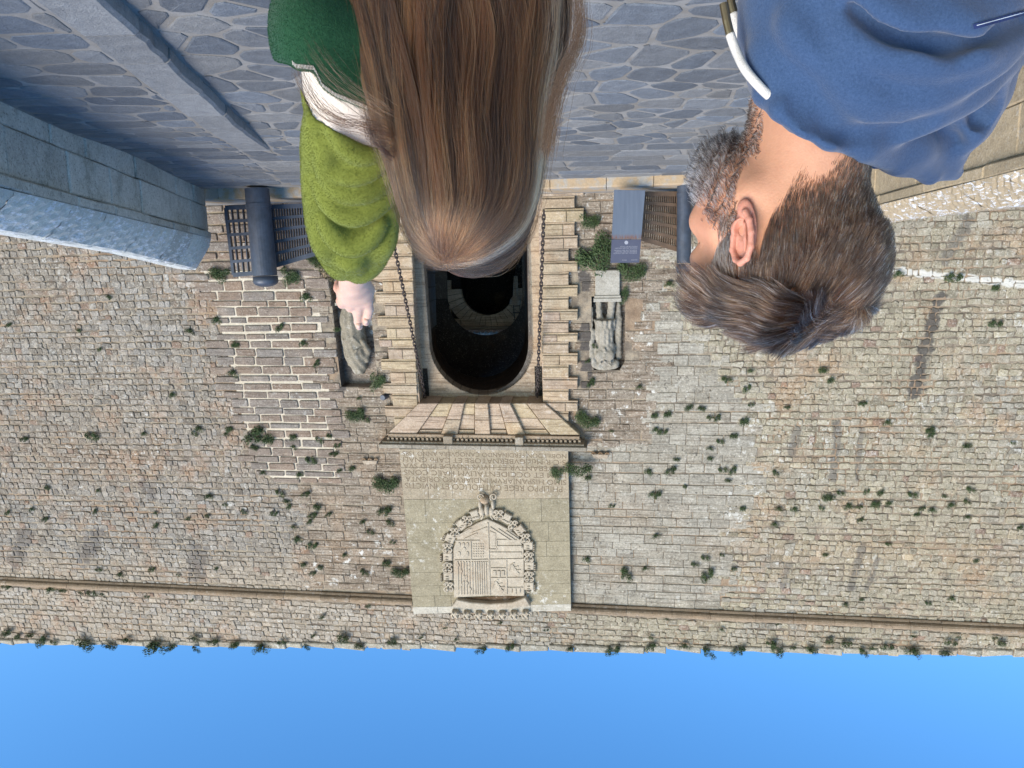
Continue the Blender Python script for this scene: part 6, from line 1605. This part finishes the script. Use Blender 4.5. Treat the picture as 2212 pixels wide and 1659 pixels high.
lo_ = W(850, 300, 1.0); loA = np.array([.14, .88, 1.30]); hiA = np.array([.40, 1.46, 1.70])
PL_, FL_ = surfnet(f_light, loA, hiA, .0036); PL_ = relax(PL_, FL_, 3, .5); slv = npmesh('sleeve', PL_, FL_, M['lgreen'], woman); slv['label'] = 'light green fleece sleeve gathered in folds'
P_, F_ = surfnet(f_cream, loA-[.02, .02, .12], hiA, .0045); npmesh('sleeve_band', P_, F_, M['cream'], woman)['label'] = 'cream fleece band around the upper arm'
PD_, FD_ = surfnet(f_dark, (-.26, .88, 1.18), (.40, 1.26, 1.52), .006); npmesh('fleece_top', PD_, FD_, M['dgreen'], woman)['label'] = 'dark green fleece top'
P_, F_ = surfnet(f_dark, (-.28, .88, .88), (.40, 1.26, 1.20), .014); npmesh('fleece_hem', P_, F_, M['dgreen'], woman)
# overlock stitches on the dark hem
st_p = []
for x in np.arange(632, 800, 3.2):
    y = np.interp(x, HX, HY)-2
    for yy_ in (y-9, y):
        rr = ray(x+(1 if yy_ == y else -.6), yy_); rr /= np.linalg.norm(rr); st_p.append(on_surface(f_dark, CAM+rr*.85, rr, 60)-rr*.0012)
st_p = np.array(st_p).reshape(-1, 2, 3); ok = np.linalg.norm(st_p[:, 0]-st_p[:, 1], axis=1) < .02
mb = MB(); 
for a, b in st_p[ok]: tube(mb, [a, b], .0005, 4)
o = mb.build('stitching', M['cream'], woman); o['kind'] = 'stuff'
# fleece pile
def pile(Pm, Fm, n, L, colr, name, f):
    tr = np.concatenate([Fm[:, [0, 1, 2]], Fm[:, [0, 2, 3]]]); A = np.linalg.norm(np.cross(Pm[tr[:, 1]]-Pm[tr[:, 0]], Pm[tr[:, 2]]-Pm[tr[:, 0]]), axis=1); A /= A.sum()
    k = rng.choice(len(tr), n, p=A); a, b = rng.random(n), rng.random(n); fl = a+b > 1; a[fl], b[fl] = 1-a[fl], 1-b[fl]
    R_ = Pm[tr[k, 0]]+(Pm[tr[k, 1]]-Pm[tr[k, 0]])*a[:, None]+(Pm[tr[k, 2]]-Pm[tr[k, 0]])*b[:, None]; g = grad(f, R_)
    d1 = g+rng.standard_normal((n, 3))*.5; d1 /= np.linalg.norm(d1, axis=1)[:, None]; d2 = d1+rng.standard_normal((n, 3))*.7; d2 /= np.linalg.norm(d2, axis=1)[:, None]
    p = np.stack([R_-g*.0003, R_+d1*L, R_+d1*L+d2*L], 1); c = np.array(colr)*rng.uniform(.82, 1.18, (n, 1)); return hair(name, p, .00016, M['pilem'], woman, c)
tp = NT('fleece_pile'); M['pilem'] = tp.done(tp.attr(), .9, spec=.1)
pile(PL_, FL_, 60000, .0011, (.175, .20, .042), 'fleece_pile', f_sleeve)
mk = PD_[:, 0] > .12
pile(PD_, FD_[mk[FD_].all(1)], 30000, .0011, (.018, .075, .034), 'fleece_pile', f_dark)
# --- pointing hand
Hk = {'i': W(793, 648, 1.455), 'm': W(776, 654, 1.46), 'r': W(757, 656, 1.458), 'p': W(739, 650, 1.45)}
wr = W(764, 606, 1.40)
def f_hand(P_):
    d = smin(cap(P_, W(761, 540, 1.30), W(763, 590, 1.375), .030, .0265), cap(P_, W(768, 590, 1.38), W(768, 612, 1.405), .0245, .024), .012)
    d = smin(d, cap(P_, W(757, 592, 1.38), W(758, 610, 1.40), .022, .022), .012)
    for k, r in (('i', .0115), ('m', .0118), ('r', .0112), ('p', .0105)):
        a = wr*.55+(wr+(Hk[k]-wr)*.2)*.45; d = smin(d, cap(P_, a, Hk[k], .017, r), .014)
    d = smin(d, ell(P_, W(768, 632, 1.445), (.030, .022, .022)), .012)
    d = smin(d, chainf(P_, [(Hk['i'], .0112), (W(797, 668, 1.478), .0096), (W(794, 684, 1.492), .0086), (W(791, 697, 1.50), .0070)], .003), .006)
    d = smin(d, chainf(P_, [(Hk['m'], .0115), (W(773, 678, 1.485), .0100), (W(774, 695, 1.50), .0088), (W(776, 706, 1.506), .0072)], .003), .006)
    d = smin(d, chainf(P_, [(Hk['r'], .011), (W(757, 664, 1.487), .0098), (W(760, 652, 1.502), .0088), (W(764, 641, 1.492), .008)], .003), .006)
    d = smin(d, chainf(P_, [(Hk['p'], .0105), (W(739, 657, 1.475), .009), (W(742, 644, 1.488), .008), (W(748, 634, 1.478), .0072)], .003), .006)
    d = smin(d, chainf(P_, [(W(783, 612, 1.41), .016), (W(794, 625, 1.445), .013), (W(788, 640, 1.478), .0105), (W(776, 648, 1.494), .0088)], .005), .010)
    d = smin(d, chainf(P_, [(W(744, 628, 1.43), .016), (W(733, 622, 1.45), .011), (W(731, 612, 1.455), .008)], .004), .008)
    for k in ('i', 'm', 'r', 'p'): d = smin(d, ell(P_, Hk[k]-np.array([0, .004, 0]), (.008, .008, .007)), .006)
    return d
P_, F_ = surfnet(f_hand, W(810, 640, 1.4)-np.array([.01, .14, .12]), W(715, 700, 1.5)+np.array([.01, .04, .03]), .0019)
tn = np.tile(np.array([.55, .385, .31]), (len(P_), 1)); x, y = projv(P_)
pk = np.clip((738-x)/14, 0, 1)[:, None]; tn = tn*(1-.6*pk)+.6*pk*np.array([.68, .30, .2])
kn = np.zeros(len(P_)); 
for k in Hk: kn = np.maximum(kn, np.clip(1-np.linalg.norm(P_-Hk[k], axis=1)/.018, 0, 1))
tn = tn*(1-.4*kn[:, None])+.4*kn[:, None]*np.array([.70, .36, .30])
npmesh('hand', P_, F_, M['skin'], woman, tint=tn)
for tip, b_ in (((791, 698, 1.498), (792.5, 690, 1.487)), ((776, 707, 1.504), (775, 699, 1.494))):
    mb = MB(); p0, p1 = W(*b_), W(*tip); tube(mb, [p0-[0, .0035, 0], p1-[0, .0045, 0]+(p1-p0)*.1], [.0050, .0048], 8, (.58, .41, .34)); mb.build('fingernail', M['skin'], woman, smooth=True)
# --- long hair
wh_ = W(972, 571, 1.0)
OUT = [(608, 1012, 30), (596, 1014, 72), (575, 1016, 105), (545, 1017, 126), (500, 1017, 146), (450, 1016, 156), (400, 1015, 166), (340, 1012, 178), (280, 1006, 190), (230, 1003, 198), (170, 1002, 222), (100, 1000, 243), (40, 996, 253), (0, 993, 258), (-120, 985, 255), (-260, 975, 240), (-420, 965, 190)]
oy = np.array([o[0] for o in OUT][::-1]); ox = np.array([o[1] for o in OUT][::-1]); oh = np.array([o[2] for o in OUT][::-1])
SC_ = .93/FPX
def env(Y): # picture y -> centre x, half width (m), z at working distance .95
    return np.interp(Y, oy, ox), np.interp(Y, oy, oh)*SC_
NS, KU, KL = 36000, 10, 26
NC = 380
psi_c = np.clip(rng.normal(0, 1.0, NC), -2.5, 2.5); psi_c = rng.uniform(-2.5, 2.5, NC); rho_c = 1-.26*rng.random(NC)**1.3
own = rng.integers(0, NC, NS); spread = .03+.11*rng.random(NC)
offp = rng.normal(0, 1, NS)*spread[own]; offr = rng.normal(0, .025, NS)
psi0 = psi_c[own]+offp; rho = np.clip(rho_c[own]+offr, .7, 1.0)
# whorl direction in unit sphere coordinates; x to the right of the upright view, z up, -y to the viewer
yE = 452.
w0 = np.array([(1016-972)*SC_/(146*SC_), 0, (571-yE)/156.]); w0[1] = -math.sqrt(max(.05, 1-w0[0]**2-w0[2]**2)); w0 /= np.linalg.norm(w0)
e = np.stack([np.sin(psi0), -np.cos(psi0), np.zeros(NS)], 1)
om = np.arccos(np.clip(e@w0, -.98, .98)); ku = np.linspace(.03, 1, KU)
up_ = (np.sin((1-ku)[None, :, None]*om[:, None, None])*w0+np.sin(ku[None, :, None]*om[:, None, None])*e[:, None, :])/np.sin(om)[:, None, None]
jt = rng.normal(0, .055, (NS, 1, 3)); up_ = up_+jt*(1-.45*ku[None, :, None])
up_ /= np.linalg.norm(up_, axis=2)[..., None]
hx = 150*SC_; upp = np.empty((NS, KU, 3)); upp[..., 0] = up_[..., 0]*hx; upp[..., 1] = up_[..., 1]*.118; upp[..., 2] = up_[..., 2]*156*SC_
upp *= (.80+.20*rho)[:, None, None] if False else (1-.35*(1-rho))[:, None, None]
yw = .96
cz = 1.62-(603-yE)*yw/FPX
cxE = (1106-1016)/FPX*yw
upp[..., 0] += cxE; upp[..., 1] += 1.0; upp[..., 2] += cz
vl = np.linspace(0, 1, KL+1)[1:]; Lk = rng.uniform(.80, 1.0, NS)
Yl = yE-(yE+400)*vl[None, :]*Lk[:, None]
cx_, hw = env(Yl)
ph1, ph2 = rng.random(NC)*6.28, rng.random(NC)*6.28; fq1, fq2 = rng.uniform(5, 9, NC), rng.uniform(12, 20, NC)
wav = (.10*np.sin(fq1[own][:, None]*vl+ph1[own][:, None])+.022*np.sin(fq2[own][:, None]*vl+ph2[own][:, None]))*(vl**.8)
tight = np.interp(vl, [0, .25, .6, 1], [1, .5, .33, .5])
frz = np.cumsum(rng.normal(0, .0045, (NS, KL)), axis=1)*np.where(rng.random(NS) < .12, 3.2, 1.)[:, None]
psil = psi_c[own][:, None]+offp[:, None]*tight+wav*2.2+frz
# hair fanned over the back: gather the side hair toward the visible back as it falls
psil = psil*np.interp(vl, [0, .35, 1], [1, .86, .72])
bdep = np.interp(vl, [0, .2, .4, 1], [.118, .105, .085, .075])
rl = rho[:, None]*(1+.0*vl)+.012*np.sin(11*vl+ph2[own][:, None])
low = np.empty((NS, KL, 3)); low[..., 0] = (1106-cx_)/FPX*yw+rl*hw*1.02*np.sin(psil); low[..., 1] = 1.0+np.interp(vl, [0, .4, 1], [0, .012, .03])-rl*bdep*np.cos(psil)
low[..., 2] = 1.62-(603-Yl)*yw/FPX
S_ = np.concatenate([upp, low], 1)
for _ in range(3): S_[:, 1:-1] = .25*S_[:, :-2]+.5*S_[:, 1:-1]+.25*S_[:, 2:]
clc = rng.random(NC)[own]; dk = np.array([.012, .0055, .003]); md = np.array([.125, .055, .023]); bl = np.array([.42, .22, .095]); ash = np.array([.24, .20, .175])
cc = mix3(np.tile(dk, (NS, 1)), np.tile(md, (NS, 1)), np.clip(clc*1.15+rng.normal(0, .16, NS), 0, 1))
cc = mix3(cc, np.tile(bl, (NS, 1)), np.clip((clc > .84)*.45+(rng.random(NS) < .05)*.5, 0, 1)*rng.random(NS))
st_ = np.exp(-((psi0+1.28)/.10)**2)*(rho > .93); cc = mix3(cc, np.tile(np.array([.60, .45, .29]), (NS, 1)), np.clip(st_*.8, 0, 1))
inner_ = np.clip((.93-rho)/.12, 0, 1); cc = cc*(1-.0*inner_[:, None])
hair('long_hair', S_, np.where(rng.random(NS) < .07, .00055, rng.uniform(.00014, .0003, NS)), M['hair'], woman, cc, taper=.5)
# flyaway strands round the crown and down the outline
NF_ = 900; k = rng.choice(NS, NF_, replace=False); fa = S_[k].copy(); c_ = np.array([cxE, 1.0, cz]); ext = rng.uniform(.001, .010, (NF_, 1, 1))*np.interp(np.linspace(0, 1, fa.shape[1]), [0, .3, 1], [.4, 1, 1.2])[None, :, None]
dirn = fa-c_; dirn[:, KU:, 2] = 0; dirn /= np.linalg.norm(dirn, axis=2)[..., None]; fa = fa+dirn*ext+np.cumsum(rng.normal(0, .0010, fa.shape), axis=1)
hair('flyaway_hair', fa, .00010, M['hair'], woman, cc[k]*1.3, taper=.5)
NT_ = 14; a0 = rng.uniform(0, 2*PI, NT_); th = np.linspace(0, 1, 14); fz = np.empty((NT_, 14, 3)); 
bx_ = rng.uniform(.93, 1.0, NT_); base_u = np.stack([rng.uniform(-.75, .75, NT_), rng.uniform(-.8, .3, NT_), np.ones(NT_)*.0], 1); base_u[:, 2] = np.sqrt(np.clip(1-base_u[:, 0]**2-base_u[:, 1]**2, .05, 1)); 
Lh = rng.uniform(.012, .036, NT_); 
for j in range(14):
    g = th[j]; ang = a0+g*2.2*rng.uniform(.5, 1, NT_)
    fz[:, j] = c_+base_u*np.array([hx, .118, 156*SC_])+np.stack([np.cos(ang)*Lh*g*.7, np.sin(ang)*Lh*g*.3, np.sin(g*2.6)*Lh*.42], 1)
# the lock that strays over the cream band
def lock(pts, n, sp0, sp1, name, tone):
    g = np.array(smoothpts([W(*p) for p in pts], 6)); K_ = len(g); o_ = rng.normal(0, 1, (n, 1, 3)); s_ = np.linspace(sp0, sp1, K_)[None, :, None]; wv_ = np.cumsum(rng.normal(0, .0006, (n, K_, 3)), axis=1)
    hair(name, g[None]+o_*s_+wv_, .00016, M['hair'], woman, np.array(tone)*rng.uniform(.6, 1.5, (n, 1)), taper=.4)
lock([(905, 345, .965), (862, 305, .945), (830, 288, .928), (790, 272, .915), (745, 262, .93), (705, 242, .935), (675, 208, .94), (655, 172, .945), (648, 150, .95)], 55, .005, .0035, 'stray_lock', (.07, .032, .016))
lock([(900, 385, .97), (856, 345, .95), (826, 318, .915), (806, 300, .91), (796, 262, .93), (790, 240, .94)], 60, .004, .003, 'stray_lock', (.03, .014, .008))
lock([(900, 300, .965), (855, 268, .94), (830, 250, .925), (790, 225, .925), (730, 180, .94), (690, 130, .945), (668, 90, .95)], 34, .008, .007, 'stray_lock', (.08, .04, .02))
lock([(1180, 330, .93), (1198, 220, .93), (1222, 150, .93), (1248, 90, .93), (1252, 30, .93), (1240, -60, .93)], 160, .006, .004, 'stray_lock', (.09, .05, .028))
lower(woman, woman.location[0], 1.07, (0, 1, 0), .93, 'trousers', M['denim'])
wq = np.array(W(1155, -300, 1.06)); P_, F_ = surfnet(lambda q: cap(q, W(1150, -200, 1.06), wq+[0, 0, -.12], .05, .036), wq-[.12, .12, .22], wq+[.12, .12, .2], .014); npmesh('sleeve_lower', P_, F_, M['lgreen'], woman)
simple_hand(woman, wq+[0, 0, -.14], (0, 0, -1), np.array([1., 0, 0]), np.array([0, -1., 0]))
